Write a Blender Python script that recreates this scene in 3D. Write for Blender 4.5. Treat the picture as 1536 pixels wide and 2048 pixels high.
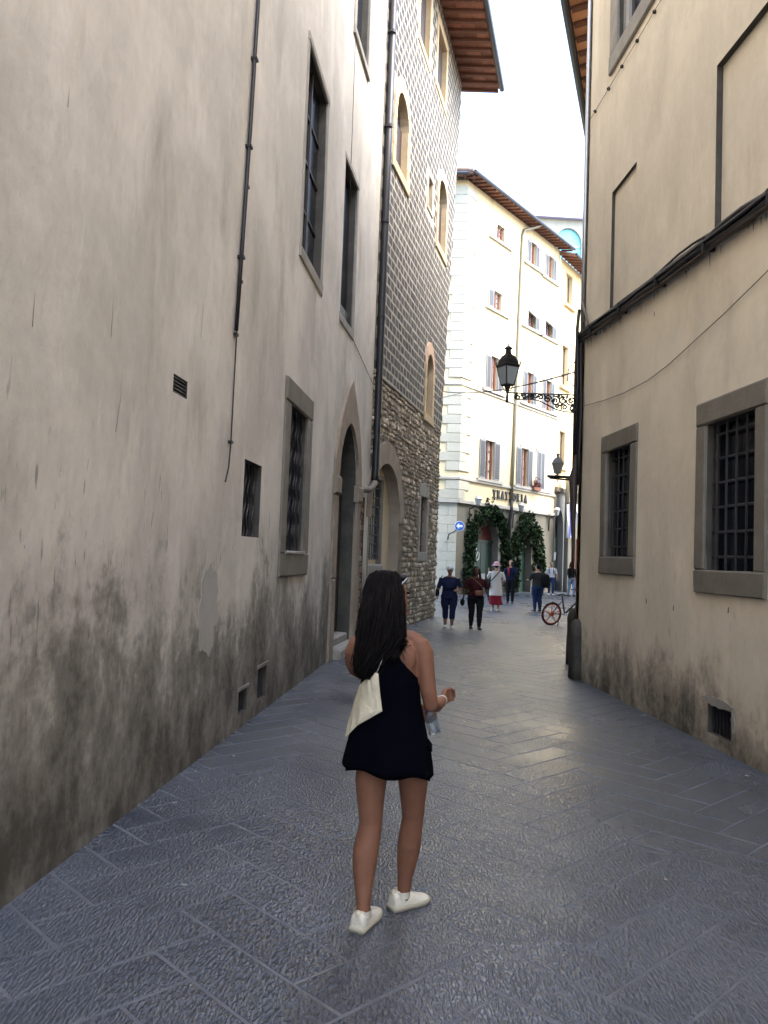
import bpy, bmesh, math, random
from mathutils import Vector, Matrix, noise
from mathutils.geometry import tessellate_polygon

for o in list(bpy.data.objects):
    bpy.data.objects.remove(o)
random.seed(7)
S = bpy.context.scene
COL = S.collection

# ------------------------------------------------------------------ camera
CAMH, FPX = 1.7, 1620.0
PITCH, ROLL = math.radians(3.05), math.radians(2.1)
CF = Vector((0, math.cos(PITCH), math.sin(PITCH)))
_r = Vector((1, 0, 0)); _u = _r.cross(CF)
CR = _r * math.cos(ROLL) + _u * math.sin(ROLL)
CU = _u * math.cos(ROLL) - _r * math.sin(ROLL)
cd = bpy.data.cameras.new('camera')
cd.sensor_width = 36; cd.lens = 36 * FPX / 2048
cd.clip_start = 0.05; cd.clip_end = 3000
cam = bpy.data.objects.new('camera', cd)
m = Matrix((CR, CU, -CF)).transposed().to_4x4(); m.translation = (0, 0, CAMH)
cam.matrix_world = m
COL.objects.link(cam); S.camera = cam

# ------------------------------------------------------------------ sky, sun, exposure
SUNV = Vector((0.78, -0.40, 1.15)).normalized()          # towards the sun: high, behind and to the right
w = bpy.data.worlds.new('World'); S.world = w; w.use_nodes = True
wt = w.node_tree
for n in list(wt.nodes): wt.nodes.remove(n)
sky = wt.nodes.new('ShaderNodeTexSky'); sky.sky_type = 'NISHITA'; sky.sun_disc = False
sky.sun_elevation = math.asin(SUNV.z); sky.sun_rotation = math.atan2(SUNV.x, SUNV.y)
sky.air_density = 1.0; sky.dust_density = 2.5; sky.ozone_density = 0.6
bg = wt.nodes.new('ShaderNodeBackground'); bg.inputs[1].default_value = 0.15
wo = wt.nodes.new('ShaderNodeOutputWorld')
wt.links.new(sky.outputs[0], bg.inputs[0]); wt.links.new(bg.outputs[0], wo.inputs[0])
sl = bpy.data.lights.new('sun', 'SUN'); sl.energy = 0.7; sl.angle = math.radians(35); sl.color = (1, 0.97, 0.92)
so = bpy.data.objects.new('sun', sl); so.rotation_euler = (-SUNV).to_track_quat('-Z', 'Y').to_euler(); COL.objects.link(so)
S.view_settings.view_transform = 'Standard'; S.view_settings.look = 'None'
S.view_settings.gamma = 1; S.view_settings.use_curve_mapping = False
S.view_settings.exposure = 3.12
S.cycles.max_bounces = 8; S.cycles.diffuse_bounces = 5; S.cycles.glossy_bounces = 3; S.cycles.caustics_reflective = False; S.cycles.caustics_refractive = False; S.cycles.use_denoising = True

# ------------------------------------------------------------------ materials
def newmat(name):
    m = bpy.data.materials.new(name); m.use_nodes = True
    t = m.node_tree; b = t.nodes['Principled BSDF']
    return m, t, b
def node(t, kind, **kw):
    n = t.nodes.new(kind)
    for k, v in kw.items():
        if k.startswith('i_'):
            key = k[2:]
            n.inputs[int(key) if key.isdigit() else key.replace('_', ' ')].default_value = v
        else: setattr(n, k, v)
    return n
def ln(t, a, b): t.links.new(a, b)
def pos(t): return node(t, 'ShaderNodeNewGeometry').outputs['Position']
def scaled(t, vec, s, rot=(0, 0, 0)):
    mp = node(t, 'ShaderNodeMapping'); mp.inputs['Scale'].default_value = s; mp.inputs['Rotation'].default_value = rot
    ln(t, vec, mp.inputs['Vector']); return mp.outputs[0]
def noi(t, vec, scale, detail=5, rough=.55, dist=0):
    n = node(t, 'ShaderNodeTexNoise'); n.inputs['Scale'].default_value = scale; n.inputs['Detail'].default_value = detail
    n.inputs['Roughness'].default_value = rough; n.inputs['Distortion'].default_value = dist
    ln(t, vec, n.inputs['Vector']); return n.outputs['Fac']
def ramp(t, fac, lo, hi, a=0., b=1.):
    r = node(t, 'ShaderNodeMapRange'); r.interpolation_type = 'SMOOTHSTEP'
    r.inputs['From Min'].default_value = lo; r.inputs['From Max'].default_value = hi
    r.inputs['To Min'].default_value = a; r.inputs['To Max'].default_value = b
    ln(t, fac, r.inputs['Value']); return r.outputs[0]
def mix(t, fac, a, b, mode='MIX'):
    m = node(t, 'ShaderNodeMix', data_type='RGBA', blend_type=mode)
    if hasattr(fac, 'default_value') or hasattr(fac, 'links'): ln(t, fac, m.inputs[0])
    else: m.inputs[0].default_value = fac
    for s, v in ((6, a), (7, b)):
        if isinstance(v, tuple): m.inputs[s].default_value = (*v, 1) if len(v) == 3 else v
        else: ln(t, v, m.inputs[s])
    return m.outputs[2]
def mth(t, op, a, b=0.):
    m = node(t, 'ShaderNodeMath', operation=op)
    for i, v in enumerate((a, b)):
        if isinstance(v, (int, float)): m.inputs[i].default_value = v
        else: ln(t, v, m.inputs[i])
    return m.outputs[0]
def bump(t, b, h, strength, dist=.02, prev=None):
    n = node(t, 'ShaderNodeBump'); n.inputs['Strength'].default_value = strength; n.inputs['Distance'].default_value = dist
    ln(t, h, n.inputs['Height'])
    if prev is not None: ln(t, prev, n.inputs['Normal'])
    ln(t, n.outputs[0], b.inputs['Normal']); return n.outputs[0]

def plain(name, col, rough=.6, metal=0., var=.25, scale=6., bmp=.0, bs=40., spec=.5):
    """solid colour broken up by noise"""
    m, t, b = newmat(name); p = pos(t)
    f = noi(t, p, scale, 6, .6)
    dark = tuple(c * (1 - var) for c in col); lite = tuple(min(1, c * (1 + var)) for c in col)
    ln(t, mix(t, f, dark, lite), b.inputs['Base Color'])
    b.inputs['Roughness'].default_value = rough; b.inputs['Metallic'].default_value = metal
    b.inputs['Specular IOR Level'].default_value = spec
    if bmp: bump(t, b, noi(t, p, bs, 5), bmp, .01)
    return m

def plaster(name, c1, c2, stain, grime_shade, gh=1.6, gs=1.0, streak=1.0, bmp=.35, speck=1.0, tilt=0.0, mott=.22):
    m, t, b = newmat(name); p = pos(t)
    st = noi(t, scaled(t, p, (1.5, 1.5, .5), (tilt, 0, 0)), 1.0, 4, .6)
    base = mix(t, ramp(t, noi(t, p, .7, 5, .65), .36, .62), c1, c2)
    base = mix(t, ramp(t, st, .50, .80, 0, .8 * streak), base, stain)
    base = mix(t, ramp(t, st, .28, .44, .45 * streak, 0), base, tuple(min(1, c * 1.2) for c in c1))
    fine = noi(t, p, 11, 5, .72)
    base = mix(t, mott, base, mix(t, fine, (.22, .22, .22), (.80, .80, .80)), 'OVERLAY')
    sep = node(t, 'ShaderNodeSeparateXYZ'); ln(t, p, sep.inputs[0]); z = sep.outputs['Z']
    g = noi(t, scaled(t, p, (1, 1, .62)), 1.7, 5, .70)
    if speck:
        nick = noi(t, scaled(t, p, (20, 20, 3.6)), 1, 2, .5)
        k = mth(t, 'MULTIPLY', mth(t, 'MULTIPLY', ramp(t, nick, .66, .73, 0, .85 * speck), ramp(t, g, .38, .56)), ramp(t, z, 1.4, 3.0, 1, .06))
        base = mix(t, k, base, tuple(c * .14 for c in c1))
    # dirt and damp, patchy above the paving, also painting shade low on walls
    hz = mth(t, 'MULTIPLY', ramp(t, z, -.2, gh, .27, -.30), gs)
    tot = mth(t, 'ADD', mth(t, 'ADD', g, mth(t, 'MULTIPLY', mth(t, 'SUBTRACT', fine, .5), .35)), hz)
    gf = ramp(t, tot, .26, 1.0, 0, .95)
    mid = tuple((a * .55 + d * .45) for a, d in zip(stain, grime_shade))
    base = mix(t, ramp(t, gf, 0, .5), base, mid); base = mix(t, ramp(t, gf, .40, .92), base, grime_shade)
    ln(t, base, b.inputs['Base Color']); b.inputs['Roughness'].default_value = .88
    b.inputs['Specular IOR Level'].default_value = .25
    h = mth(t, 'ADD', mth(t, 'MULTIPLY', st, 3.4), mth(t, 'MULTIPLY', fine, .45))
    bump(t, b, h, bmp, .03)
    return m

def stonemat(name, c1, c2, rough=.85, sc=3., bs=35., bmp=.5, byobj=.0):
    m, t, b = newmat(name); p = pos(t)
    f = ramp(t, noi(t, p, sc, 7, .65), .3, .7)
    c = mix(t, f, c1, c2)
    c = mix(t, .4, c, mix(t, noi(t, p, bs * .7, 6, .7), (.3, .3, .3), (.72, .72, .72)), 'OVERLAY')
    if byobj:
        r = node(t, 'ShaderNodeObjectInfo').outputs['Random']
        h = node(t, 'ShaderNodeHueSaturation'); ln(t, c, h.inputs['Color'])
        ln(t, ramp(t, r, 0, 1, 1 - byobj, 1 + byobj), h.inputs['Value']); c = h.outputs[0]
    ln(t, c, b.inputs['Base Color']); b.inputs['Roughness'].default_value = rough
    b.inputs['Specular IOR Level'].default_value = .3
    bump(t, b, noi(t, p, bs, 6, .65), bmp, .012)
    return m

def glassy(name, col, rough=.12, spec=.5):
    m, t, b = newmat(name); p = pos(t)
    ln(t, mix(t, noi(t, p, 1.5, 4), tuple(c * .7 for c in col), tuple(c * 1.3 for c in col)), b.inputs['Base Color'])
    b.inputs['Roughness'].default_value = rough; b.inputs['Specular IOR Level'].default_value = spec
    return m

def slabmat(name):
    m, t, b = newmat(name); p = pos(t)
    r = node(t, 'ShaderNodeObjectInfo').outputs['Random']
    big = noi(t, p, .9, 4, .6)
    c = mix(t, ramp(t, big, .35, .65), (.050, .060, .078), (.082, .094, .115))
    ch = noi(t, scaled(t, p, (74, 25, 1), (0, 0, .06)), 1, 1.5, .5, .3)
    c = mix(t, ramp(t, big, .24, .40, .55, 0), c, (.035, .04, .05)); c = mix(t, .85, c, mix(t, ch, (.06, .06, .06), (.95, .95, .95)), 'OVERLAY')
    c = mix(t, ramp(t, big, .60, .78, 0, .4), c, (.14, .142, .148))
    h = node(t, 'ShaderNodeHueSaturation'); ln(t, c, h.inputs['Color']); ln(t, ramp(t, r, 0, 1, .93, 1.07), h.inputs['Value'])
    ln(t, h.outputs[0], b.inputs['Base Color'])
    ln(t, ramp(t, noi(t, scaled(t, p, (.55, .22, 1)), 1, 3), .36, .66, .24, .36), b.inputs['Roughness']); b.inputs['Specular IOR Level'].default_value = 1.0
    # short chisel grooves, shallower where the slab is worn
    amp = mth(t, 'MULTIPLY', ramp(t, big, .30, .52, .35, 1), ramp(t, r, .0, .10, .7, 1))
    bump(t, b, mth(t, 'MULTIPLY', ramp(t, ch, .34, .66), amp), 1.0, .0046)
    return m

M = {}
M['left_plaster'] = plaster('left_plaster', (.655, .615, .55), (.53, .50, .445), (.37, .348, .30), (.080, .071, .057), gh=2.9, gs=1.0, streak=1.2, bmp=.4, tilt=-.5, mott=.27)
M['right_plaster'] = plaster('right_plaster', (.75, .67, .53), (.66, .59, .465), (.54, .475, .37), (.085, .075, .057), gh=1.3, gs=.95, streak=.95, bmp=.35, speck=.3, mott=.27)
M['cream_plaster'] = plaster('cream_plaster', (.66, .57, .42), (.60, .52, .38), (.5, .43, .32), (.10, .085, .06), gh=1.0, gs=.8, streak=.5, bmp=.2, speck=.2)
M['yellow_plaster'] = plaster('yellow_plaster', (.65, .57, .375), (.62, .545, .355), (.55, .48, .315), (.2, .18, .14), gh=.6, gs=.5, streak=.4, bmp=.15, speck=0)
M['ochre_plaster'] = plaster('ochre_plaster', (.76, .62, .36), (.70, .57, .33), (.6, .48, .28), (.2, .18, .14), gh=.6, gs=.5, streak=.5, bmp=.15, speck=0)
M['base_render'] = plaster('base_render', (.165, .16, .13), (.15, .145, .118), (.12, .115, .095), (.13, .12, .1), gh=1.2, gs=.8, streak=.6, bmp=.2, speck=.1)
M['grey_render'] = plaster('grey_render', (.27, .26, .23), (.23, .22, .2), (.18, .17, .15), (.08, .075, .07), gh=1.2, gs=.8, streak=.6, bmp=.2, speck=.1)
M['white_render'] = plaster('white_render', (.38, .37, .31), (.35, .34, .285), (.29, .28, .24), (.2, .19, .17), gh=.8, gs=.6, streak=.4, bmp=.15, speck=.1)
M['pale_patch'] = plaster('pale_patch', (.44, .425, .385), (.39, .375, .34), (.33, .32, .285), (.2, .19, .17), gh=.5, gs=.3, streak=.6, bmp=.35, speck=.1)
M['serena'] = stonemat('serena', (.165, .15, .120), (.215, .195, .16), bs=28, bmp=.5)
M['serena_light'] = stonemat('serena_light', (.26, .245, .215), (.34, .32, .28), bs=28, bmp=.4)
M['dark_stone'] = stonemat('dark_stone', (.035, .033, .027), (.085, .078, .062), bs=24, bmp=.7)
M['sandstone'] = stonemat('sandstone', (.42, .32, .20), (.52, .40, .25), sc=2, bs=20, bmp=.5)
M['pink_stone'] = stonemat('pink_stone', (.50, .33, .22), (.60, .42, .29), sc=2, bs=20, bmp=.4)
M['arch_stone'] = stonemat('arch_stone', (.25, .205, .155), (.34, .28, .21), sc=2, bs=24, bmp=.5)
M['rubble_a'] = stonemat('rubble_a', (.30, .25, .18), (.42, .35, .26), sc=5, bs=30, bmp=.9, byobj=.35)
M['rubble_b'] = stonemat('rubble_b', (.22, .19, .145), (.33, .285, .22), sc=5, bs=30, bmp=.9, byobj=.35)
M['rubble_c'] = stonemat('rubble_c', (.40, .345, .265), (.52, .455, .36), sc=5, bs=30, bmp=.9, byobj=.3)
M['mortar'] = stonemat('mortar', (.17, .145, .11), (.27, .23, .18), sc=3, bs=40, bmp=.9)
M['brick'] = stonemat('brick', (.20, .125, .085), (.30, .20, .14), sc=4, bs=30, bmp=.7, byobj=.3)
M['brick_dark'] = stonemat('brick_dark', (.045, .035, .028), (.11, .085, .065), sc=6, bs=30, bmp=.2)
M['check_ground'] = plaster('check_ground', (.40, .36, .29), (.365, .33, .265), (.30, .27, .215), (.3, .27, .22), gh=.1, gs=.1, streak=.5, bmp=.3, speck=0)
M['check_square'] = stonemat('check_square', (.048, .045, .042), (.078, .073, .067), sc=4, bs=30, bmp=.5, byobj=.18)
M['quoin'] = stonemat('quoin', (.40, .40, .335), (.45, .45, .38), sc=1, bs=14, bmp=.2)
M['quoin_grey'] = stonemat('quoin_grey', (.36, .36, .30), (.41, .41, .345), sc=1, bs=14, bmp=.2)
M['slab'] = slabmat('slab')
M['joint'] = stonemat('joint', (.105, .114, .132), (.15, .158, .174), rough=.5, sc=4, bs=60, bmp=.3)
M['far_ground'] = stonemat('far_ground', (.10, .10, .105), (.15, .15, .155), sc=.6, bs=10, bmp=.4)
M['dark_pane'] = glassy('dark_pane', (.008, .011, .020), .15)
M['dark_wood'] = plain('dark_wood', (.035, .026, .02), .6, scale=14)
M['reveal_shaded'] = stonemat('reveal_shaded', (.055, .052, .044), (.095, .088, .073), bs=28, bmp=.4)  # stone darkened so the shade inside recesses sits in its colour
M['lamp_grey'] = plain('lamp_grey', (.30, .33, .37), .5, .3, .2, 12)
M['iron'] = plain('iron', (.012, .012, .014), .5, .3, .4, 30, .2)
M['bar_iron'] = plain('bar_iron', (.05, .05, .055), .55, .4, .3, 30, .3)
M['black_rubber'] = plain('black_rubber', (.010, .010, .012), .45, 0, .4, 8, .2, 20)
M['pipe_brown'] = plain('pipe_brown', (.045, .030, .024), .5, .2, .4, 8, .2)
M['zinc'] = plain('zinc', (.45, .47, .50), .35, .8, .2, 10)
M['terracotta'] = stonemat('terracotta', (.24, .105, .068), (.34, .165, .11), sc=3, bs=24, bmp=.5, byobj=.3)
M['terracotta_lit'] = stonemat('terracotta_lit', (.52, .25, .13), (.62, .33, .19), sc=3, bs=24, bmp=.4, byobj=.2)  # lighter copy, warm bounced light on the right eave put into the colour
M['rafter'] = plain('rafter', (.16, .07, .045), .8, 0, .35, 9, .3)
M['roof_top'] = stonemat('roof_top', (.20, .15, .12), (.33, .24, .19), sc=2, bs=20, bmp=.6)
M['gutter'] = plain('gutter', (.05, .055, .07), .45, .5, .3, 8)
M['wood_red'] = plain('wood_red', (.13, .048, .025), .5, 0, .2, 12)
M['curtain'] = plain('curtain', (.42, .41, .39), .9, 0, .12, 10)
M['shutter'] = plain('shutter', (.060, .063, .068), .6, 0, .15, 12)
M['shutter_frame'] = plain('shutter_frame', (.215, .22, .228), .6, 0, .1, 12)
M['sill'] = stonemat('sill', (.33, .32, .29), (.42, .41, .37), bs=20, bmp=.3)
M['green_door'] = plain('green_door', (.010, .035, .026), .45, 0, .3, 5, .2)
M['maroon'] = plain('maroon', (.10, .018, .018), .6, 0, .3, 5)
M['white_paint'] = plain('white_paint', (.75, .76, .76), .6, 0, .1, 10)
M['sign_blue'] = plain('sign_blue', (.02, .12, .48), .35, 0, .1, 8)
M['lamp_glass'] = glassy('lamp_glass', (.34, .37, .38), .25)
M['lamp_inner'] = plain('lamp_inner', (.05, .06, .07), .4, 0, .2, 20)
M['letters'] = plain('letters', (.02, .018, .016), .5, 0, .3, 8)
M['orange'] = plain('orange', (.62, .10, .035), .35, 0, .2, 14)
M['cyan_sky_pane'] = glassy('cyan_sky_pane', (.18, .52, .62), .08)  # colour stands in for sky reflected in the far arched window
M['lilac'] = plain('lilac', (.34, .33, .46), .7, 0, .1, 1)
M['flag_blue'] = plain('flag_blue', (.07, .08, .28), .8, 0, .2, 8)

# ------------------------------------------------------------------ helpers
def link(name, me, mat=None, parent=None):
    o = bpy.data.objects.new(name, me); COL.objects.link(o)
    if mat is not None and not me.materials: me.materials.append(M[mat] if isinstance(mat, str) else mat)
    if parent is not None:
        o.parent = parent; o.matrix_parent_inverse = Matrix.Translation(-base_of(parent))
    return o
_base = {}
def base_of(o): return _base.get(o.name, Vector((0, 0, 0)))
def mesh(name, verts, faces, mat=None, parent=None, smooth=False):
    me = bpy.data.meshes.new(name); me.from_pydata([tuple(v) for v in verts], [], faces); me.update()
    if smooth: me.polygons.foreach_set('use_smooth', [True] * len(me.polygons))
    return link(name, me, mat, parent)
def thing(name, label, cat, loc, group=None):
    o = bpy.data.objects.new(name, None); COL.objects.link(o); o.location = loc; o.empty_display_size = .2
    _base[o.name] = Vector(loc); tag(o, label, cat, group); return o
def tag(o, label, cat, group=None, kind=None):
    if label: o['label'] = label
    if cat: o['category'] = cat
    if group: o['group'] = group
    if kind: o['kind'] = kind
    return o
class G:
    """collects shapes into one mesh"""
    def __init__(s): s.v = []; s.f = []
    def add(s, v, f):
        n = len(s.v); s.v += [Vector(a) for a in v]; s.f += [tuple(i + n for i in q) for q in f]; return s
    def box8(s, p): return s.add(p, [(0, 3, 2, 1), (4, 5, 6, 7), (0, 1, 5, 4), (1, 2, 6, 5), (2, 3, 7, 6), (3, 0, 4, 7)])
    def tube(s, pts, r, n=8, closed=False, cap=True):
        pts = [Vector(p) for p in pts]; k = len(pts); rr = r if isinstance(r, (list, tuple)) else [r] * k
        rings = []; up = None
        for i, p in enumerate(pts):
            a = pts[(i - 1) % k] if (closed or i > 0) else p; c = pts[(i + 1) % k] if (closed or i < k - 1) else p
            d = (c - a)
            d = d.normalized() if d.length > 1e-9 else Vector((0, 0, 1))
            if up is None:
                up = Vector((0, 0, 1)) if abs(d.z) < .9 else Vector((1, 0, 0))
            u = (up - d * up.dot(d)).normalized(); up = u; q = d.cross(u)
            e = rr[i]; ru, rv = e if isinstance(e, tuple) else (e, e)
            rings.append([p + u * (ru * math.cos(2 * math.pi * j / n)) + q * (rv * math.sin(2 * math.pi * j / n)) for j in range(n)])
        v = [x for rg in rings for x in rg]; f = []
        for i in range(k if closed else k - 1):
            i2 = (i + 1) % k
            for j in range(n):
                f.append((i * n + j, i * n + (j + 1) % n, i2 * n + (j + 1) % n, i2 * n + j))
        if cap and not closed:
            f.append(tuple(range(n - 1, -1, -1))); f.append(tuple((k - 1) * n + j for j in range(n)))
        return s.add(v, f)
    def loft(s, rings, cap=True):
        n = len(rings[0]); v = [x for r in rings for x in r]; f = []
        for i in range(len(rings) - 1):
            for j in range(n): f.append((i * n + j, i * n + (j + 1) % n, (i + 1) * n + (j + 1) % n, (i + 1) * n + j))
        if cap: f.append(tuple(range(n - 1, -1, -1))); f.append(tuple((len(rings) - 1) * n + j for j in range(n)))
        return s.add(v, f)
    def ball(s, c, r, n=12, m=8):
        c = Vector(c); r = r if isinstance(r, (tuple, list)) else (r, r, r); rings = []
        for i in range(m + 1):
            a = math.pi * (.02 + .96 * i / m) - math.pi / 2
            rings.append([c + Vector((r[0] * math.cos(a) * math.cos(2 * math.pi * j / n), r[1] * math.cos(a) * math.sin(2 * math.pi * j / n), r[2] * math.sin(a))) for j in range(n)])
        return s.loft(rings)
    def lathe(s, c, prof, n=12, ax=None):
        c = Vector(c)
        return s.loft([[c + Vector((r * math.cos(2 * math.pi * j / n), r * math.sin(2 * math.pi * j / n), z)) for j in range(n)] for r, z in prof])
    def build(s, name, mat=None, parent=None, smooth=False): return mesh(name, s.v, s.f, mat, parent, smooth)

class Fr:
    """a vertical wall plane: s runs along the wall, z up, o out towards the street"""
    def __init__(s, p, q):
        s.p = Vector((p[0], p[1], 0)); d = Vector((q[0] - p[0], q[1] - p[1], 0)); s.len = d.length; s.d = d.normalized(); s.n = Vector((s.d.y, -s.d.x, 0))
    def P(s, a, z, o=0.): return s.p + s.d * a + s.n * o + Vector((0, 0, z))
    def box(s, a0, a1, z0, z1, o0, o1):
        P = s.P
        return [P(a0, z0, o0), P(a1, z0, o0), P(a1, z0, o1), P(a0, z0, o1), P(a0, z1, o0), P(a1, z1, o0), P(a1, z1, o1), P(a0, z1, o1)]
def fbox(fr, name, a0, a1, z0, z1, o0, o1, mat, parent=None, bev=0., jit=0.):
    """a box on a wall with softened, slightly worn outer edges"""
    if bev <= 0: return G().box8(fr.box(a0, a1, z0, z1, o0, o1)).build(name, mat, parent)
    r = lambda: random.uniform(-jit, jit)
    back = [(a0, z0), (a1, z0), (a1, z1), (a0, z1)]
    mid = [(a + r(), z + r()) for a, z in back]
    frt = [(a0 + bev + r(), z0 + bev + r()), (a1 - bev + r(), z0 + bev + r()), (a1 - bev + r(), z1 - bev + r()), (a0 + bev + r(), z1 - bev + r())]
    v = [fr.P(a, z, o0) for a, z in back] + [fr.P(a, z, o1 - bev) for a, z in mid] + [fr.P(a, z, o1 + r() * .5) for a, z in frt]
    f = [(8, 9, 10, 11)]
    for b_, t_ in ((0, 4), (4, 8)):
        for i in range(4): f.append((b_ + i, b_ + (i + 1) % 4, t_ + (i + 1) % 4, t_ + i))
    return mesh(name, v, f, mat, parent)
def rect(a0, a1, z0, z1): return [(a0, z0), (a1, z0), (a1, z1), (a0, z1)]
def arch(a0, a1, z0, zs, za, n=14, point=0.):
    """outline of an arched opening: springing at zs, apex at za; point pushes it to a pointed arch"""
    c, h = (a0 + a1) / 2, (a1 - a0) / 2
    pts = [(a0, z0), (a1, z0)]
    for i in range(n + 1):
        t = math.pi * i / n
        x, y = math.cos(t), math.sin(t)
        if point: y = y * (1 - point) + point * (1 - abs(x)) ** .8
        pts.append((c + h * x, zs + (za - zs) * y))
    return pts
def wallpanel(fr, name, outline, holes, depth, mat, parent, o=0., inner=None):
    loops = [outline] + holes
    flat = [p for l in loops for p in l]
    tris = tessellate_polygon([[Vector((a, z, 0)) for a, z in l] for l in loops])
    v = [fr.P(a, z, o) for a, z in flat]; f = [tuple(t) for t in tris]
    ob = mesh(name, v, f, mat, parent)
    for l in holes:
        g = G(); k = len(l); a = [fr.P(x, z, o) for x, z in l]; b = [fr.P(x, z, o - depth) for x, z in l]
        g.add(a + b, [(i, (i + 1) % k, k + (i + 1) % k, k + i) for i in range(k)]); g.build('reveal', inner or mat, ob)
    return ob
def plate(fr, name, poly, o0, o1, mat, parent=None):
    """polygon plate with thickness from o0 to o1"""
    tris = tessellate_polygon([[Vector((a, z, 0)) for a, z in poly]])
    k = len(poly); v = [fr.P(a, z, o1) for a, z in poly] + [fr.P(a, z, o0) for a, z in poly]
    f = [tuple(t) for t in tris] + [(i, (i + 1) % k, k + (i + 1) % k, k + i) for i in range(k)]
    return mesh(name, v, f, mat, parent)
def at(px, py, Y):
    """world point seen at a pixel of the photograph at distance Y down the street"""
    d = CF + CR * ((px - 768) / FPX) + CU * ((1024 - py) / FPX)
    return Vector((0, 0, CAMH)) + d * (Y / d.y)

# ------------------------------------------------------------------ street
FL = Fr((-2.0903, 0), (-2.0903 + .10017 * 12.71, 12.71))     # grey plastered wall, left
FM = Fr((-.833, 12.71), (-.312, 16.147))                     # its far bay with the doorway
FT = Fr((-.312, 16.147), (1.553, 23.52))                     # stone tower
FR = Fr((2.93, 12.0), (3.26, 6.72))                          # tan building, right (runs back to the camera)
FN = Fr((12.98, 41.65), (2.98, 12.45))                        # tall building past the right-hand corner; unseen far end lengthened to shade the trattoria
FC = Fr((3.408, 37.715), (3.408 + 6.3, 37.715 + 8.4))        # trattoria, long face
FCL = Fr((-6.0, 38.28), (3.408, 37.715))                     # trattoria, short face
FY = Fr((9.70, 46.06), (9.70 + .54 * 7, 46.06 + .84 * 7))    # ochre house
FW = Fr((10.42, 45.6), (16.5, 45.6))                         # white house

ground = mesh('ground', [(-160, -60, -.05), (160, -60, -.05), (160, 260, -.05), (-160, 260, -.05)], [(0, 1, 2, 3)], 'far_ground')
tag(ground, 'grey stone-paved ground of the street and square', None, kind='structure')
pave = mesh('pavement', [(x, y, -.0016) for x, y in ((-2.9, -6), (4.2, -6), (3.6, 12.2), (9.5, 30), (14.5, 48), (-7, 48), (-7, 37), (-1.2, 25), (-1.2, 12))],
            [tuple(range(9))], 'joint')
tag(pave, 'herringbone stone slab paving of the alley', None, kind='structure')

W_, N_ = .29, 3
def slab_local(l, w, seed):
    rnd = random.Random(seed); r = lambda: rnd.uniform(-.004, .004)
    g = .0075; x, y = l / 2 - g, w / 2 - g; c = .006
    b = [(-x, -y), (x, -y), (x, y), (-x, y)]; j = [(a + r(), d + r()) for a, d in b]
    v = [(a, d, -.04) for a, d in j] + [(a, d, -.0014) for a, d in j] + [(a - math.copysign(c, a), d - math.copysign(c, d), 0) for a, d in j]
    f = [(8, 9, 10, 11)]
    for q, p in ((0, 4), (4, 8)):
        for i in range(4): f.append((q + i, q + (i + 1) % 4, p + (i + 1) % 4, p + i))
    return v, f
slab_me = []
for k in range(8):
    v, f = slab_local(W_ * N_, W_, k); me = bpy.data.meshes.new('paving_slab'); me.from_pydata(v, [], f); me.materials.append(M['slab']); slab_me.append(me)
def inside_street(x, y):
    if y < 1.0 or y > 47: return False
    left = -2.0903 + .10017 * y if y < 12.71 else (-.833 + .1516 * (y - 12.71) if y < 16.147 else (-.312 + .253 * (y - 16.147) if y < 23.5 else -7))
    right = 2.93 + .0625 * (12.0 - y) if y < 12.0 else 2.95 + .342 * (y - 12.3)
    if y > 37: 
        left = 3.4 + (y - 37.7) * .75
    return left - .45 < x < right + .45
TH = math.radians(44)
slots = []
for k in range(-90, 130):
    for mm in range(-30, 30):
        for kind in (0, 1):
            if kind == 0: cx, cy, ang = k + N_ / 2, k + .5 + 2 * N_ * mm, 0
            else: cx, cy, ang = k + .5, k + 1 + N_ / 2 + 2 * N_ * mm, math.pi / 2
            x, y = cx * W_, cy * W_
            X = x * math.cos(TH) - y * math.sin(TH); Y = x * math.sin(TH) + y * math.cos(TH) + 8
            if inside_street(X, Y): slots.append((X, Y, ang + TH))
def seen(x, y):
    v = Vector((x, y, -CAMH)); return abs(v.dot(CR) / max(v.dot(CF), .01)) < 768 / FPX + .08 and v.dot(CF) > 2.2
slots.sort(key=lambda s: (not seen(s[0], s[1]), s[1]))
rest = G()
for i, (X, Y, a) in enumerate(slots):
    dz = random.uniform(-.0004, .0004)
    if i < 300 and seen(X, Y):
        o = bpy.data.objects.new('paving_slab', slab_me[i % 8]); COL.objects.link(o)
        o.location = (X, Y, dz); o.rotation_euler = (random.uniform(-.0008, .0008), random.uniform(-.0008, .0008), a); o.parent = pave
    else:
        v, f = slab_local(W_ * N_, W_, i % 50); mt = Matrix.Translation((X, Y, dz)) @ Matrix.Rotation(a, 4, 'Z')
        rest.add([mt @ Vector(p) for p in v], f)
ro = rest.build('paving_slabs', 'slab', pave); ro['kind'] = 'stuff'

g = G(); rs = random.Random(8)
for k in range(16):
    y = rs.uniform(3.0, 14); x = rs.choice([-2.05 + .1 * y + abs(rs.gauss(.1, .15)), 3.1 - abs(rs.gauss(.15, .25)), rs.uniform(-1.3, 2.9)]); a = rs.random() * 6.3; l2, wd = rs.choice([(.014, .003), (.008, .005)])
    c, s_ = math.cos(a), math.sin(a); P = lambda u, v, h: Vector((x + u * c - v * s_, y + u * s_ + v * c, h))
    g.box8([P(-l2, -wd, .001), P(l2, -wd, .001), P(l2, wd, .001), P(-l2, wd, .001), P(-l2, -wd, .005), P(l2, -wd * .8, .007), P(l2, wd, .005), P(-l2, wd * .7, .006)])
lit = g.build('litter', 'quoin_grey'); tag(lit, 'tiny pale scraps of litter scattered over the paving', None, kind='stuff')

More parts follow.
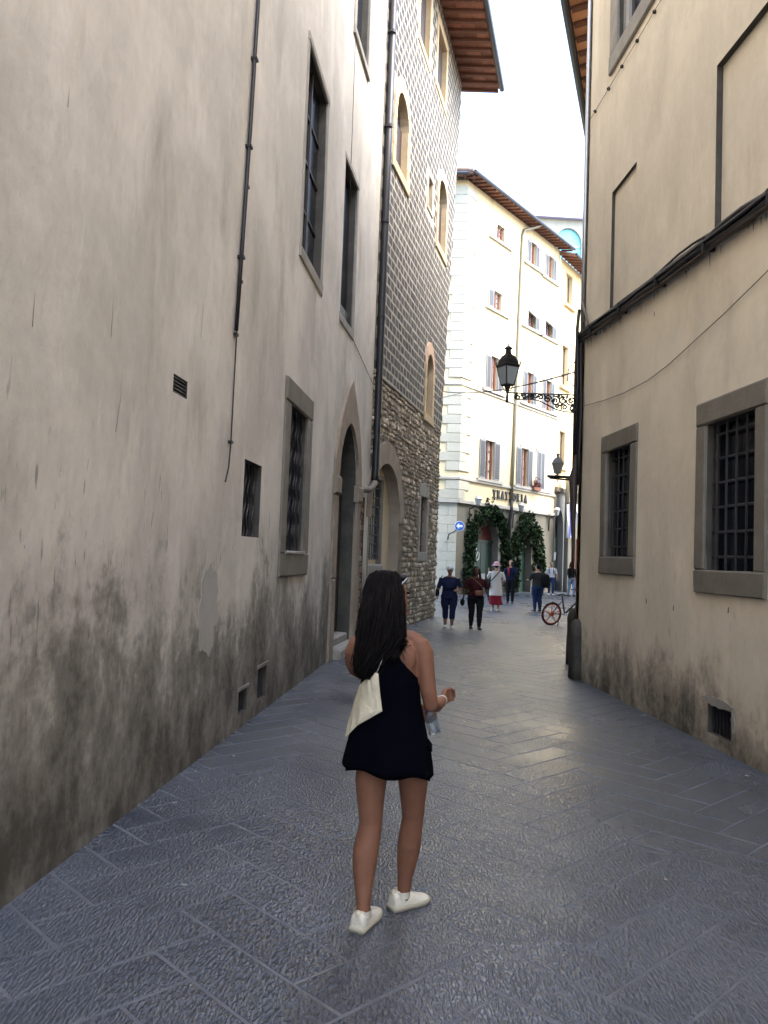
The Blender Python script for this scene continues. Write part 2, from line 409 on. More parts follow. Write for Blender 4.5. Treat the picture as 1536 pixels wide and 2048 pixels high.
# ------------------------------------------------------------------ wall building blocks
def core(fr, name, a0, a1, z1, parent, mat, back=9., gap=.55):
    return G().box8(fr.box(a0, a1, -.05, z1, -back, -gap)).build(name, mat, parent)
def stone_frame(fr, win, a0, a1, z0, z1, t, mat, o=.035, tb=None, tt=None):
    """lintel, sill and two jambs round an opening a0..a1, z0..z1"""
    tb = tb or t; tt = tt or t
    fbox(fr, 'lintel', a0 - t, a1 + t, z1, z1 + tt, -.02, o, mat, win, .014, .008)
    fbox(fr, 'sill', a0 - t, a1 + t, z0 - tb, z0, -.02, o + .004, mat, win, .014, .008)
    for q0, q1 in ((a0 - t, a0), (a1, a1 + t)):
        fbox(fr, 'jamb', q0, q1, z0 + .002, z1 - .002, -.02, o - .003, mat, win, .014, .008)
def pane(fr, name, a0, a1, z0, z1, o, mat, parent):
    return G().box8(fr.box(a0, a1, z0, z1, o - .03, o)).build(name, mat, parent)
def bars(fr, win, a0, a1, z0, z1, nv, nh, o, r=.011, mat='bar_iron', knots=False):
    for i in range(nh):
        z = z0 + (z1 - z0) * (i + .55) / nh
        G().tube([fr.P(a0 - .04, z, o), fr.P((a0 + a1) / 2, z + random.uniform(-.004, .004), o), fr.P(a1 + .04, z, o)], r * 1.15, 6).build('bar', mat, win)
    for i in range(nv):
        a = a0 + (a1 - a0) * (i + .5) / nv
        G().tube([fr.P(a, z0 - .03, o + r), fr.P(a + random.uniform(-.004, .004), (z0 + z1) / 2, o + r), fr.P(a, z1 + .03, o + r)], r, 6).build('bar', mat, win)
def wavy_bars(fr, win, a0, a1, z0, z1, n, o, r=.012, amp=.035, per=.3):
    for i in range(n):
        a = a0 + (a1 - a0) * (i + .5) / n; k = int((z1 - z0) / .04)
        sg = 1 if i % 2 else -1
        G().tube([fr.P(a + amp * math.sin(2 * math.pi * (z1 - z0) * j / k / per), z0 + (z1 - z0) * j / k, o + sg * .006) for j in range(k + 1)], r, 5).build('bar', 'bar_iron', win)

# ------------------------------------------------------------------ left building
B = thing('plaster_building', 'tall grey plastered building with streaked wall along the near left side', 'building', FL.P(6, 0))
wins_L = [(9.70, 11.02, 5.40, 7.95), (9.46, 10.52, 1.68, 3.44), (7.64, 8.28, 1.83, 2.56)]
hA, hD, hE = [rect(*wv) for wv in wins_L]
hv1, hv2 = rect(8.50, 8.88, .14, .47), rect(7.80, 8.10, .14, .35)
hv3 = rect(5.70, 5.99, 2.80, 2.93)
wallpanel(FL, 'wall', rect(-34, FL.len + .0, -.05, 18), [hA, hD, hE, hv1, hv2, hv3], .16, 'left_plaster', B, inner='reveal_shaded')
core(FL, 'core_wall', -34, FL.len + .3, 18, B, 'left_plaster')
for (a0, a1, z0, z1), kind in zip(wins_L, 'ADE'):
    p = pane(FL, 'window', a0 - .02, a1 + .02, z0 - .02, z1 + .02, -.11, 'dark_pane', B)
    if kind == 'A':
        stone_frame(FL, p, a0, a1, z0, z1, .11, 'serena_light', .02, tb=.15)
        for z in (6.05, 6.7, 7.3): fbox(FL, 'glazing_bar', a0, a1, z, z + .035, -.11, -.09, 'dark_wood', p)
        fbox(FL, 'mullion', (a0 + a1) / 2 - .03, (a0 + a1) / 2 + .03, z0, z1, -.11, -.08, 'dark_wood', p)
    if kind == 'D':
        stone_frame(FL, p, a0, a1, z0, z1, .28, 'serena', .03, tb=.27, tt=.27)
        wavy_bars(FL, p, a0, a1, z0, z1, 6, -.055)
        fbox(FL, 'ledge', a0 - .02, a1 + .02, z0 - .012, z0 + .035, -.1, .045, 'serena_light', p, .01, .006)
    if kind == 'E':
        wavy_bars(FL, p, a0, a1, z0, z1, 4, -.06, .011, .03, .26)
for q in (hv1, hv2):
    a0, a1, z0, z1 = q[0][0], q[1][0], q[0][1], q[2][1]
    p = pane(FL, 'cellar_vent', a0 - .01, a1 + .01, z0 - .01, z1 + .01, -.05, 'dark_stone', B)
    fbox(FL, 'vent_frame', a0 - .05, a1 + .05, z1, z1 + .045, -.01, .012, 'serena', p, .008, .004)
    for i in range(4): fbox(FL, 'bar', a0 + (a1 - a0) * (i + .4) / 4, a0 + (a1 - a0) * (i + .4) / 4 + .012, z0, z1, -.049, -.03, 'bar_iron', p)
p = pane(FL, 'wall_vent', 5.69, 6.0, 2.79, 2.94, -.03, 'iron', B)
for i in range(5): fbox(FL, 'slat', 5.70, 5.99, 2.805 + i * .026, 2.815 + i * .026, -.029, -.008, 'bar_iron', p)
def blob(fr, name, cs, cz, ra, rz, o0, o1, mat, parent, seed, n=54, rough=.3):
    rnd = random.Random(seed); pts = []
    ph = rnd.random() * 50
    for i in range(n):
        t = 2 * math.pi * i / n; k = 1 + rough * noise.noise(Vector((math.cos(t) * 2.2 + ph, math.sin(t) * 2.2, seed))) + rnd.uniform(-.02, .02)
        pts.append((cs + ra * k * math.cos(t), cz + rz * k * math.sin(t)))
    return plate(fr, name, pts, o0, o1, mat, parent)
blob(FL, 'plaster_patch', 6.75, 1.20, .24, .36, -.01, .003, 'pale_patch', B, 3, rough=.5)

g = G(); rs = random.Random(31)
for k in range(120):
    a = rs.uniform(2.6, 8.8); z = rs.gauss(1.5, .4) if k > 12 else rs.uniform(1.8, 4.6)
    if z < .5 or (7.5 < a < 8.4 and 1.6 < z < 2.7): continue
    ln_ = rs.uniform(.012, .055) if k > 12 else rs.uniform(.08, .38); wd = rs.uniform(.001, .0032); sk = rs.gauss(.0, .08) * ln_
    g.add([FL.P(a - wd, z, .0016), FL.P(a + wd, z, .0016), FL.P(a + sk + wd * .6, z + ln_ * .6, .0016), FL.P(a + sk + wd * .1, z + ln_, .0016), FL.P(a + sk - wd * .5, z + ln_ * .6, .0016)], [(0, 1, 2, 3, 4)])
for k in range(0):   # scuffed brown rub marks
    a = rs.uniform(3.0, 7.2); z = rs.gauss(1.35, .18); l2 = rs.uniform(.04, .16)
    g.add([FL.P(a, z, .0018), FL.P(a + l2, z + rs.gauss(.01, .01), .0018), FL.P(a + l2 * .9, z + .012 + rs.gauss(.01, .006), .0018), FL.P(a + .01, z + .010, .0018)], [(0, 1, 2, 3)])
o = g.build('scratches', 'brick_dark', B); o['kind'] = 'stuff'
# far bay with the pointed doorway
door = arch(.36, 2.02, -.05, 2.85, 3.95, 18, .12)
hB = rect(.02, 1.10, 5.55, 8.05); hC = rect(.35, 1.55, 10.45, 12.6)
strip = rect(2.34, 3.02, .05, 2.8)
wallpanel(FM, 'wall', rect(0, FM.len, -.05, 18), [door, hB, hC, strip], .26, 'left_plaster', B, inner='reveal_shaded')
core(FM, 'core_wall', .3, FM.len - .3, 18, B, 'left_plaster', gap=.75)
p = pane(FM, 'window', 0, 1.14, 5.5, 8.1, -.12, 'dark_pane', B)
stone_frame(FM, p, .02, 1.10, 5.55, 8.05, .10, 'serena_light', .02, tb=.15)
fbox(FM, 'shutter', .10, .50, 5.6, 8.0, -.12, -.09, 'dark_wood', p); fbox(FM, 'rail', .1, 1.08, 5.62, 5.78, -.08, -.05, 'iron', p)
p = pane(FM, 'window', .33, 1.6, 10.4, 12.65, -.13, 'dark_pane', B)
stone_frame(FM, p, .35, 1.55, 10.45, 12.6, .12, 'serena_light', .04, tb=.14)
fbox(FM, 'shutter', .45, .98, 10.5, 12.5, -.13, -.1, 'shutter', p)
# doorway: recess back, dark leaf above a pale infill, stone surround, imposts, threshold
dd = plate(FM, 'door', [(a, z) for a, z in arch(.30, 2.10, -.05, 2.85, 4.0, 18, .12)], -.32, -.26, 'dark_wood', B)
fbox(FM, 'door_panel', .40, 1.25, .32, 1.25, -.265, -.235, 'cream_plaster', dd, .01)
for i in range(6): fbox(FM, 'plank', .42 + .27 * i, .66 + .27 * i, 1.27 if i < 3 else .32, 2.8, -.262, -.245, 'dark_wood', dd, .006)
fbox(FM, 'threshold', .36, 2.05, -.05, .16, -.26, .16, 'serena_light', dd, .03, .01)
fbox(FM, 'threshold', .44, 1.95, .162, .30, -.26, -.04, 'serena_light', dd, .025, .01)
def voussoirs(fr, inner, outer, o0, o1, mat, parent, name='voussoir', step=1):
    """stones between two outlines that share their point count (skip the two feet)"""
    for i in range(0, len(inner) - 1, step):
        j = min(i + step, len(inner) - 1)
        q = [inner[k] for k in range(i, j + 1)] + [outer[k] for k in range(j, i - 1, -1)]
        c = (sum(x for x, _ in q) / len(q), sum(z for _, z in q) / len(q))
        q = [(c[0] + (x - c[0]) * .985, c[1] + (z - c[1]) * .985) for x, z in q]
        plate(fr, name, q, o0, o1 + random.uniform(-.006, .006), mat, parent)
inn = arch(.36, 2.02, 0, 2.95, 3.95, 12, .12)[2:]; out = arch(.02, 2.36, 0, 2.95, 4.72, 12, .55)[2:]
voussoirs(FM, inn, out, -.03, .05, 'arch_stone', dd, step=2)
for a0, a1 in ((.02, .36), (2.02, 2.34)):
    fbox(FM, 'jamb', a0, a1, .0, 1.3, -.02, .05, 'arch_stone', dd, .015, .006)
    fbox(FM, 'jamb', a0, a1, 1.305, 2.64, -.02, .05, 'arch_stone', dd, .015, .006)
    fbox(FM, 'impost', a0 - .05, a1 + .05, 2.645, 2.94, -.02, .085, 'arch_stone', dd, .03, .008); fbox(FM, 'impost_band', a0 + .001 if a0 > 1 else a1 - .02, a0 + .02 if a0 > 1 else a1 + .02, 2.66, 2.93, -.25, -.022, 'reveal_shaded', dd)
# exposed masonry strip beside the doorway
st = G().box8(FM.box(2.33, 3.03, .04, 2.81, -.1, -.05)).build('masonry_strip', 'mortar', B)
z = .07
while z < 2.72:
    h = random.uniform(.07, .15); a = 2.36
    while a < 2.95:
        wd = min(random.uniform(.12, .3), 3.0 - a)
        if wd > .05: fbox(FM, 'brick', a, a + wd - .02, z, min(z + h - .018, 2.79), -.06, -.012 + random.uniform(-.02, .015), random.choice(['brick', 'rubble_b', 'brick']), st, .012, .008)
        a += wd
    z += h
for a, z in ((-.10, 3.34), (-.10, 3.24), (.0, 3.36), (.0, 3.26)):
    fbox(FM, 'number_mark', a - .55, a - .49, z, z + .05, -.01, .004, 'serena', B)
# unseen eave, added with extra wall height to darken the alley
fbox(FL, 'roof', -34, FL.len, 18, 18.25, -9, .9, 'roof_top', B); fbox(FM, 'roof', .0, FM.len, 18.002, 18.252, -8, .9, 'roof_top', B)

# cables and conduit on that wall
def cond(name, fr, pts, r, mat, label, cat, clips=()):
    rt = thing(name, label, cat, fr.P(pts[0][0], min(z for _, z in pts), 0))
    G().tube([fr.P(a, z, r + .012) for a, z in pts], r, 7).build('line', mat, rt, True)
    for a, z in clips: fbox(fr, 'clip', a - .03, a + .03, z - .012, z + .012, 0, r * 2 + .02, 'iron', rt)
    return rt
cond('cable_conduit', FL, [(7.30, 9.5), (7.27, 6.8), (7.21, 5.6), (7.13, 4.5), (7.06, 3.62)], .019, 'black_rubber', 'thick black cable conduit running down the upper grey plastered wall', 'conduit', [(7.29, 8), (7.25, 6.2), (7.2, 5.35), (7.12, 4.3)])
cond('thin_cable', FL, [(7.33, 6.3), (7.25, 5.2), (7.18, 4.2), (7.12, 3.6), (7.10, 2.62), (7.07, 2.42), (7.02, 2.33), (6.99, 2.28)], .0065, 'black_rubber', 'thin black cable with clips ending in a hook on the grey plastered wall', 'cable', [(7.24, 5.0), (7.17, 4.1), (7.11, 3.6), (7.10, 2.64)])
cond('window_wire', FM, [(.36, 12), (.36, 10), (.45, 5.6), (1.2, 5.40), (2.6, 5.2), (3.4, 5.1)], .005, 'pipe_brown', 'thin wire dropping beside the upper windows near the tower downpipe', 'wire')
dp = thing('downpipe', 'long dark downpipe in the corner between grey building and stone tower', 'pipe', FT.P(0, 0))
G().tube([FT.P(.12, 17.0, .10), FT.P(.10, 9, .10), FT.P(.05, 3.3, .10), FT.P(.03, 3.15, .11)], .075, 10).build('pipe', 'black_rubber', dp, True)
G().tube([FT.P(.03, 3.16, .11), FT.P(-.25, 3.02, .13), FM.P(2.85, 2.95, .10), FM.P(2.55, 2.92, .06), FM.P(2.5, 2.9, -.1)], .06, 10).build('elbow', 'serena', dp, True)
for z in (4.5, 6.5, 8.5, 10.5, 12.5, 14.5): G().tube([FT.P(.08, z - .03, .10), FT.P(.08, z + .03, .10)], .085, 10).build('bracket', 'iron', dp)

# ------------------------------------------------------------------ stone tower
T = thing('stone_tower', 'medieval stone tower house with chequered upper wall and rubble base', 'building', FT.P(4, 0))
ZC = 5.42                                                     # where the chequer starts
def tend(z): return 7.62 if z < 4.8 else 7.62 + (z - 4.8) / 12.1 * 1.75
niche = arch(.10, 2.72, -.05, 2.45, 3.68, 18)
nwin = rect(5.12, 6.0, 1.82, 3.28)
aw1 = arch(1.02, 2.12, 10.25, 11.45, 12.0, 12); aw2 = arch(5.25, 6.1, 5.50, 6.75, 7.15, 12); aw3 = arch(6.1, 7.3, 10.45, 11.9, 12.4, 12)
sr = rect(4.66, 5.2, 10.85, 11.65); tw1 = rect(3.0, 4.2, 14.35, 16.3); tw2 = rect(5.3, 6.6, 14.55, 16.2)
low = [(0, -.05), (tend(0), -.05), (tend(4.8), 4.8), (tend(ZC), ZC), (0, ZC)]
wallpanel(FT, 'wall', low, [niche, nwin], .26, 'mortar', T, inner='arch_stone')
up = [(0, ZC), (tend(ZC), ZC), (tend(17), 17), (0, 17)]
chk = wallpanel(FT, 'upper_wall', up, [aw1, aw2, aw3, sr, tw1, tw2], .22, 'check_ground', T, o=.012, inner='sandstone')
co = [FT.P(.0, -.05, -.7), FT.P(7.4, -.05, -.7), FT.P(7.4, -.05, -8), FT.P(0, -.05, -8), FT.P(0, 17, -.7), FT.P(9.1, 17, -.7), FT.P(9.1, 17, -8), FT.P(0, 17, -8)]
G().box8(co).build('core_wall', 'mortar', T)
sidew = [FT.P(tend(0), -.05, 0), FT.P(tend(0), -.05, -7), FT.P(tend(17), 17, -7), FT.P(tend(17), 17, .012), FT.P(tend(4.8), 4.8, 0)]
mesh('side_wall', sidew, [(0, 1, 2, 3, 4)], 'mortar', T)
def in_poly(a, z, poly, grow=.0):
    xs = [p[0] for p in poly]; zs = [p[1] for p in poly]; c = (sum(xs) / len(xs), (min(zs) + max(zs)) / 2)
    hit = False
    pts = [(x + math.copysign(grow, x - c[0]), y + math.copysign(grow, y - c[1])) for x, y in poly]
    for i in range(len(pts)):
        (x1, y1), (x2, y2) = pts[i], pts[i - 1]
        if (y1 > z) != (y2 > z) and a < (x2 - x1) * (z - y1) / (y2 - y1) + x1: hit = not hit
    return hit
# chequer squares
sq = []
r = 0; z = ZC + .05
while z < 16.85:
    off = .17 if r % 2 else 0.03
    a = off
    while a < tend(z) - .12:
        aa, zz, ww, hh = a + random.uniform(-.012, .012), z + random.uniform(-.006, .006), .255 + random.uniform(-.015, .012), .165 + random.uniform(-.012, .008)
        if not any(in_poly(aa + .11 + da, zz + .08 + dz, h, .17) for h in (aw1, aw2, aw3, sr, tw1, tw2) for da in (-.11, .11) for dz in (-.08, .08)):
            sq.append((aa, zz, ww, hh))
        a += .322
    z += .222; r += 1
def psize(fr, a, z, ww, hh):
    p, q = fr.P(a, z) - cam.matrix_world.translation, fr.P(a + ww, z + hh) - cam.matrix_world.translation
    u = lambda v: (FPX * v.dot(CR) / v.dot(CF), FPX * v.dot(CU) / v.dot(CF))
    (x1, y1), (x2, y2) = u(p), u(q); vis = abs(x1) < 768 and abs(y1) < 1024
    return abs((x2 - x1) * hh / v_len(p) * FPX) if vis else 0
def v_len(v): return v.length
sq.sort(key=lambda q: -psize(FT, *q))
g = G()
for i, (a, z, ww, hh) in enumerate(sq):
    if i < 300: fbox(FT, 'chequer_stone', a, a + ww, z, z + hh, .0, .016, 'check_square', chk, .0025, .004)
    else:
        j = lambda: random.uniform(-.006, .006)
        q = [(a + j(), z + j()), (a + ww + j(), z + j()), (a + ww + j(), z + hh + j()), (a + j(), z + hh + j())]
        g.add([FT.P(x, y, .0) for x, y in q] + [FT.P(x, y, .0155) for x, y in q], [(4, 5, 6, 7), (0, 1, 5, 4), (1, 2, 6, 5), (2, 3, 7, 6), (3, 0, 4, 7)])
so_ = g.build('chequer_stones', 'check_square', chk); so_['kind'] = 'stuff'
fbox(FT, 'string_course', 0, 5.0, ZC - .05, ZC + .02, -.02, .05, 'check_ground', T, .01, .01)
# rubble masonry
rub = []
z = 0.0; r = 0
while z < ZC - .06:
    h = random.uniform(.08, .155); a = random.uniform(-.1, 0)
    while a < tend(z):
        wd = random.choice([random.uniform(.10, .2), random.uniform(.16, .34)])
        a0, a1 = max(a, .0), min(a + wd, tend(z))
        if a1 - a0 > .07 and not any(in_poly(x, y, h2, gr) for h2, gr in ((arch(-.3, 3.12, -.05, 2.45, 4.2, 18), 0), (rect(-.2, 2.85, -.1, 2.45), 0), (nwin, .22), (rect(4.95, 6.5, 5.2, 6), .02)) for x in (a0 + .02, (a0 + a1) / 2, a1 - .02) for y in (z + .02, z + h - .02)):
            zj = .05 * noise.noise(Vector((a * 1.3, z * 2, 3)))
            rub.append((a0, z + zj, a1 - a0, min(h, ZC - .06 - z - zj)))
        a += wd
    z += h; r += 1
rub.sort(key=lambda q: -psize(FT, *q))
gs = {k: G() for k in ('rubble_a', 'rubble_b', 'rubble_c')}
def rubble_geo(fr, a, z, ww, hh):
    n = 7; c = (a + ww / 2, z + hh / 2); o = random.uniform(.008, .05); pts = []
    for i in range(n):
        t = 2 * math.pi * (i + random.uniform(-.25, .25)) / n + .4
        k = max(abs(math.cos(t)), abs(math.sin(t))) ** -.72 * random.uniform(.86, 1.0)
        pts.append((c[0] + (ww / 2 - .008) * k * math.cos(t), c[1] + (hh / 2 - .006) * k * math.sin(t)))
    inn = [(c[0] + (x - c[0]) * .78, c[1] + (y - c[1]) * .78) for x, y in pts]
    v = [fr.P(x, y, -.03) for x, y in pts] + [fr.P(x, y, o * .5) for x, y in pts] + [fr.P(x, y, o + random.uniform(-.006, .006)) for x, y in inn]
    f = [tuple(range(2 * n, 3 * n))] + [(b + i, b + (i + 1) % n, b + n + (i + 1) % n, b + n + i) for b in (0, n) for i in range(n)]
    return v, f
low_wall = [o for o in T.children if o.name.startswith('wall')][0]
for i, q in enumerate(rub):
    mt = random.choices(['rubble_a', 'rubble_b', 'rubble_c'], [5, 4, 2])[0]; v, f = rubble_geo(FT, *q)
    if i < 300: mesh('rubble_stone', v, f, mt, low_wall)
    else: gs[mt].add(v, f)
for k, g in gs.items():
    if g.v: o = g.build('rubble_stones', k, low_wall); o['kind'] = 'stuff'
# niche: plastered back, barred window, arch stones
nb = G().box8(FT.box(.1, 2.75, -.05, 3.9, -.32, -.24)).build('niche_back', 'cream_plaster', T)
p = pane(FT, 'window', .60, 1.62, 1.62, 3.22, -.225, 'dark_pane', T)
for q in ((.48, .60, 1.50, 3.32), (1.62, 1.74, 1.50, 3.32)): fbox(FT, 'jamb', *q, -.24, -.14, 'serena', p, .012)
fbox(FT, 'lintel', .46, 1.76, 3.325, 3.42, -.24, -.135, 'serena_light', p, .012); fbox(FT, 'sill', .44, 1.78, 1.28, 1.495, -.24, -.10, 'serena_light', p, .02)
bars(FT, p, .60, 1.62, 1.62, 3.22, 6, 8, -.19)
inn = arch(.10, 2.72, 0, 2.45, 3.68, 16)[2:]; out = arch(-.26, 3.08, 0, 2.45, 4.15, 16)[2:]
voussoirs(FT, inn, out, -.03, .03, 'arch_stone', T, step=1)
p = pane(FT, 'window', 5.1, 6.02, 1.8, 3.3, -.12, 'dark_pane', T)
stone_frame(FT, p, 5.12, 6.0, 1.82, 3.28, .17, 'serena_light', .03, tb=.24, tt=.36)
for i in range(4): fbox(FT, 'bar', 5.14, 5.98, 2.0 + i * .33, 2.02 + i * .33, -.09, -.07, 'bar_iron', p)
# arched and square windows above
for h, mt, t in ((aw1, 'sandstone', .24), (aw2, 'pink_stone', .22), (aw3, 'sandstone', .2)):
    a0, a1, z0 = h[0][0], h[1][0], h[0][1]; za = max(zz for _, zz in h); zs = h[2][1]
    p = plate(FT, 'window', [(x, y) for x, y in arch(a0 - .02, a1 + .02, z0 - .02, zs, za + .02, 12)], -.19, -.16, 'dark_pane', T)
    fbox(FT, 'shutter', a0 + (a1 - a0) * .35, a1, z0, zs, -.16, -.12, 'pipe_brown', p)
    inn = h[2:]; o2 = arch(a0 - t, a1 + t, z0, zs, za + t * 1.5, 12)[2:]
    voussoirs(FT, inn, o2, -.0, .045, mt, p, step=2)
    n = 4
    for q0, q1 in ((a0 - t, a0), (a1, a1 + t)):
        for i in range(n): fbox(FT, 'jamb', q0, q1, z0 + (zs - z0) * i / n + .003, z0 + (zs - z0) * (i + 1) / n - .003, .0, .045, 'sandstone', p, .01, .004)
    fbox(FT, 'sill', a0 - t - .03, a1 + t + .03, z0 - .22, z0 - .003, .0, .06, 'sandstone', p, .015, .004)
for h, t in ((sr, .1), (tw1, .16), (tw2, .18)):
    a0, a1, z0, z1 = h[0][0], h[1][0], h[0][1], h[2][1]
    p = pane(FT, 'window', a0 - .02, a1 + .02, z0 - .02, z1 + .02, -.15, 'dark_pane', T)
    if t > .1: fbox(FT, 'shutter', a0 + .05, a1 - .02, z0 + .02, z1 - .02, -.15, -.11, 'pipe_brown', p)
    stone_frame(FT, p, a0, a1, z0, z1, t, 'sandstone' if t > .1 else 'check_ground', .04)
# eave: rafters and tile soffit
def eave(fr, a0, a1, z, over, parent, pitch=.62, name_tile='soffit_tile', rise=.22, tile='terracotta', rowsn=3, gut=True, o_in=0.):
    rf = G().box8([fr.P(a0, z + .20, o_in - .2), fr.P(a1, z + .20, o_in - .2), fr.P(a1, z + .20 - rise, over), fr.P(a0, z + .20 - rise, over),
                   fr.P(a0, z + .28, o_in - .2), fr.P(a1, z + .28, o_in - .2), fr.P(a1, z + .28 - rise, over), fr.P(a0, z + .28 - rise, over)]).build('roof', 'roof_top', parent)
    zz = lambda o: z + .2 - rise * (o - o_in + .2) / (over - o_in + .2)
    n = max(2, int((a1 - a0) / pitch))
    for i in range(n + 1):
        a = a0 + (a1 - a0) * i / n
        G().box8([fr.P(a - .05, zz(o_in - .1) - .13, o_in - .1), fr.P(a + .05, zz(o_in - .1) - .13, o_in - .1), fr.P(a + .05, zz(over - .06) - .11, over - .06), fr.P(a - .05, zz(over - .06) - .11, over - .06),
                  fr.P(a - .05, zz(o_in - .1) - .028, o_in - .1), fr.P(a + .05, zz(o_in - .1) - .028, o_in - .1), fr.P(a + .05, zz(over - .06) - .028, over - .06), fr.P(a - .05, zz(over - .06) - .028, over - .06)]).build('rafter', 'rafter', rf)
        if i < n:
            for k in range(rowsn):
                q0, q1 = o_in + (over - o_in) * k / rowsn + .01, o_in + (over - o_in) * (k + 1) / rowsn - .01
                b0, b1 = a + .06, a + (a1 - a0) / n - .06
                G().box8([fr.P(b0, zz(q0) - .026, q0), fr.P(b1, zz(q0) - .026, q0), fr.P(b1, zz(q1) - .026, q1), fr.P(b0, zz(q1) - .026, q1),
                          fr.P(b0, zz(q0) - .004, q0), fr.P(b1, zz(q0) - .004, q0), fr.P(b1, zz(q1) - .004, q1), fr.P(b0, zz(q1) - .004, q1)]).build(name_tile, tile, rf)
    if gut: G().tube([fr.P(a0, zz(over) - .02, over + .06), fr.P(a1, zz(over) - .02, over + .06)], .085, 8).build('gutter', 'gutter', rf)
    return rf
eave(FT, -.2, tend(17) + .35, 16.82, 1.2, T, pitch=.42)
fbox(FT, 'roof', -.1, tend(17) + .3, 17.25, 17.6, -8, -.15, 'roof_top', T)

# ------------------------------------------------------------------ right building
Rb = thing('tan_building', 'tan plastered building with barred ground floor windows along the right side', 'building', FR.P(3, 0))
w1, w2 = (1.10, 1.98, 1.79, 3.20), (4.02, 4.97, 1.67, 3.11)
uw = (1.16, 2.3, 8.85, 10.9); bp1 = (1.05, 1.95, 5.12, 6.82); bp2 = (4.11, 5.3, 5.0, 6.74); cv = (4.12, 4.58, .12, .39)
wallpanel(FR, 'wall', rect(0, 45, -.05, 14.5), [rect(*q) for q in (w1, w2, uw, bp1, bp2, cv)], .07, 'right_plaster', Rb, inner='reveal_shaded')
core(FR, 'core_wall', .0, 45, 14.5, Rb, 'right_plaster', gap=.45)
wallpanel(Fr((9, 12.6), (2.93, 12.0)), 'side_wall', rect(0, 6.1, -.05, 14.5), [], .1, 'right_plaster', Rb)
for q, t, nv in ((w1, .21, 5), (w2, .20, 5)):
    a0, a1, z0, z1 = q
    p = pane(FR, 'window', a0 - .02, a1 + .02, z0 - .02, z1 + .02, -.135, 'dark_pane', Rb)
    g = G()
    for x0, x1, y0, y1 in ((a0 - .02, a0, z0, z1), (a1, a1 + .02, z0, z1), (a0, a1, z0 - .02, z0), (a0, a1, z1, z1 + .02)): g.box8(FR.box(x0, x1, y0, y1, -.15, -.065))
    g.build('reveal_lining', 'reveal_shaded', p)
    stone_frame(FR, p, a0, a1, z0, z1, t, 'serena', .03, tb=.23, tt=.23)
    bars(FR, p, a0, a1, z0, z1, nv, 6, -.075, .0125)
a0, a1, z0, z1 = uw
p = pane(FR, 'window', a0 - .02, a1 + .02, z0 - .02, z1 + .02, -.14, 'dark_pane', Rb); stone_frame(FR, p, a0, a1, z0, z1, .27, 'serena_light', .04)
g = G()
for x0, x1 in ((a0 - .02, a0), (a1, a1 + .02)): g.box8(FR.box(x0, x1, z0, z1, -.155, -.065))
g.build('reveal_lining', 'serena_light', p)
for z in (9.5, 10.2): fbox(FR, 'glazing_bar', a0, a1, z, z + .05, -.14, -.11, 'curtain', p)
fbox(FR, 'casement', a0, a0 + .12, z0, z1, -.14, -.10, 'curtain', p)
for q, dp_ in ((bp1, .045), (bp2, .066)):
    a0, a1, z0, z1 = q; G().box8(FR.box(a0 - .01, a1 + .01, z0 - .01, z1 + .01, -dp_ - .05, -dp_)).build('blind_panel', 'right_plaster', Rb)
p = pane(FR, 'cellar_vent', cv[0] - .01, cv[1] + .01, cv[2] - .01, cv[3] + .01, -.06, 'iron', Rb)
for i in range(7): fbox(FR, 'bar', cv[0] + i * .066 + .02, cv[0] + i * .066 + .03, cv[2], cv[3], -.059, -.04, 'bar_iron', p)
blob(FR, 'plaster_patch', 4.32, .43, .26, .045, -.01, .010, 'serena_light', Rb, 21, rough=.5)
blob(FR, 'plaster_patch', 4.62, .30, .03, .09, -.01, .010, 'serena_light', Rb, 22, rough=.5)
fbox(FR, 'roof', .6, 45, 14.5, 14.75, -8, .8, 'roof_top', Rb)  # unseen overhang, added with the wall height to keep the alley dark

g = G(); rs = random.Random(17)
for k in range(60):
    a = rs.uniform(.1, 6.5) if k > 24 else rs.uniform(.1, 1.6); z1 = 5.01 - .04 * a; l2 = abs(rs.gauss(0, .07)) + .02; wd = rs.uniform(.004, .012)
    g.add([FR.P(a - wd, z1, .002), FR.P(a + wd, z1, .002), FR.P(a + wd * .5, z1 - l2 * .7, .002), FR.P(a + rs.gauss(0, .004), z1 - l2, .002), FR.P(a - wd * .6, z1 - l2 * .6, .002)], [(0, 1, 2, 3, 4)])
for a, z in ((2.62, 4.62), (2.55, 1.25), (3.3, 1.22), (4.5, 1.28)): g.add([FR.P(a - .012, z, .003), FR.P(a + .012, z + .005, .003), FR.P(a + .010, z + .06, .003), FR.P(a - .006, z + .055, .003)], [(0, 1, 2, 3)])
o = g.build('drip_stains', 'brick_dark', Rb); o['kind'] = 'stuff'
# guard stones at that corner
for i, (a, o, wd, h, lb) in enumerate([(-.02, .03, .155, .86, 'worn dark guard stone at the foot of the tan building corner, nearer one'), (-.02, .05, .16, .93, 'worn dark guard stone half hidden behind the nearer one at the tan corner')]):
    c = FR.P(.0, 0, .03) if i == 0 else Vector((3.23, 13.6, 0))
    g = G(); rings = []
    for zz, k in ((0, 1.06), (h * .3, 1.03), (h * .62, .98), (h * .84, .90), (h * .95, .72), (h, .38)):
        rings.append([c + Vector((wd * k * .62 * math.copysign(abs(math.cos(t)) ** .7, math.cos(t)), wd * k * math.copysign(abs(math.sin(t)) ** .7, math.sin(t)), zz)) * 1.0 + Vector((random.uniform(-.008, .008), random.uniform(-.008, .008), 0)) for t in [2 * math.pi * j / 14 for j in range(14)]])
    g.loft(rings); o_ = g.build('guard_stone', 'dark_stone', None, True)
    tag(o_, lb, 'guard stone', 'guard stones at the corner')

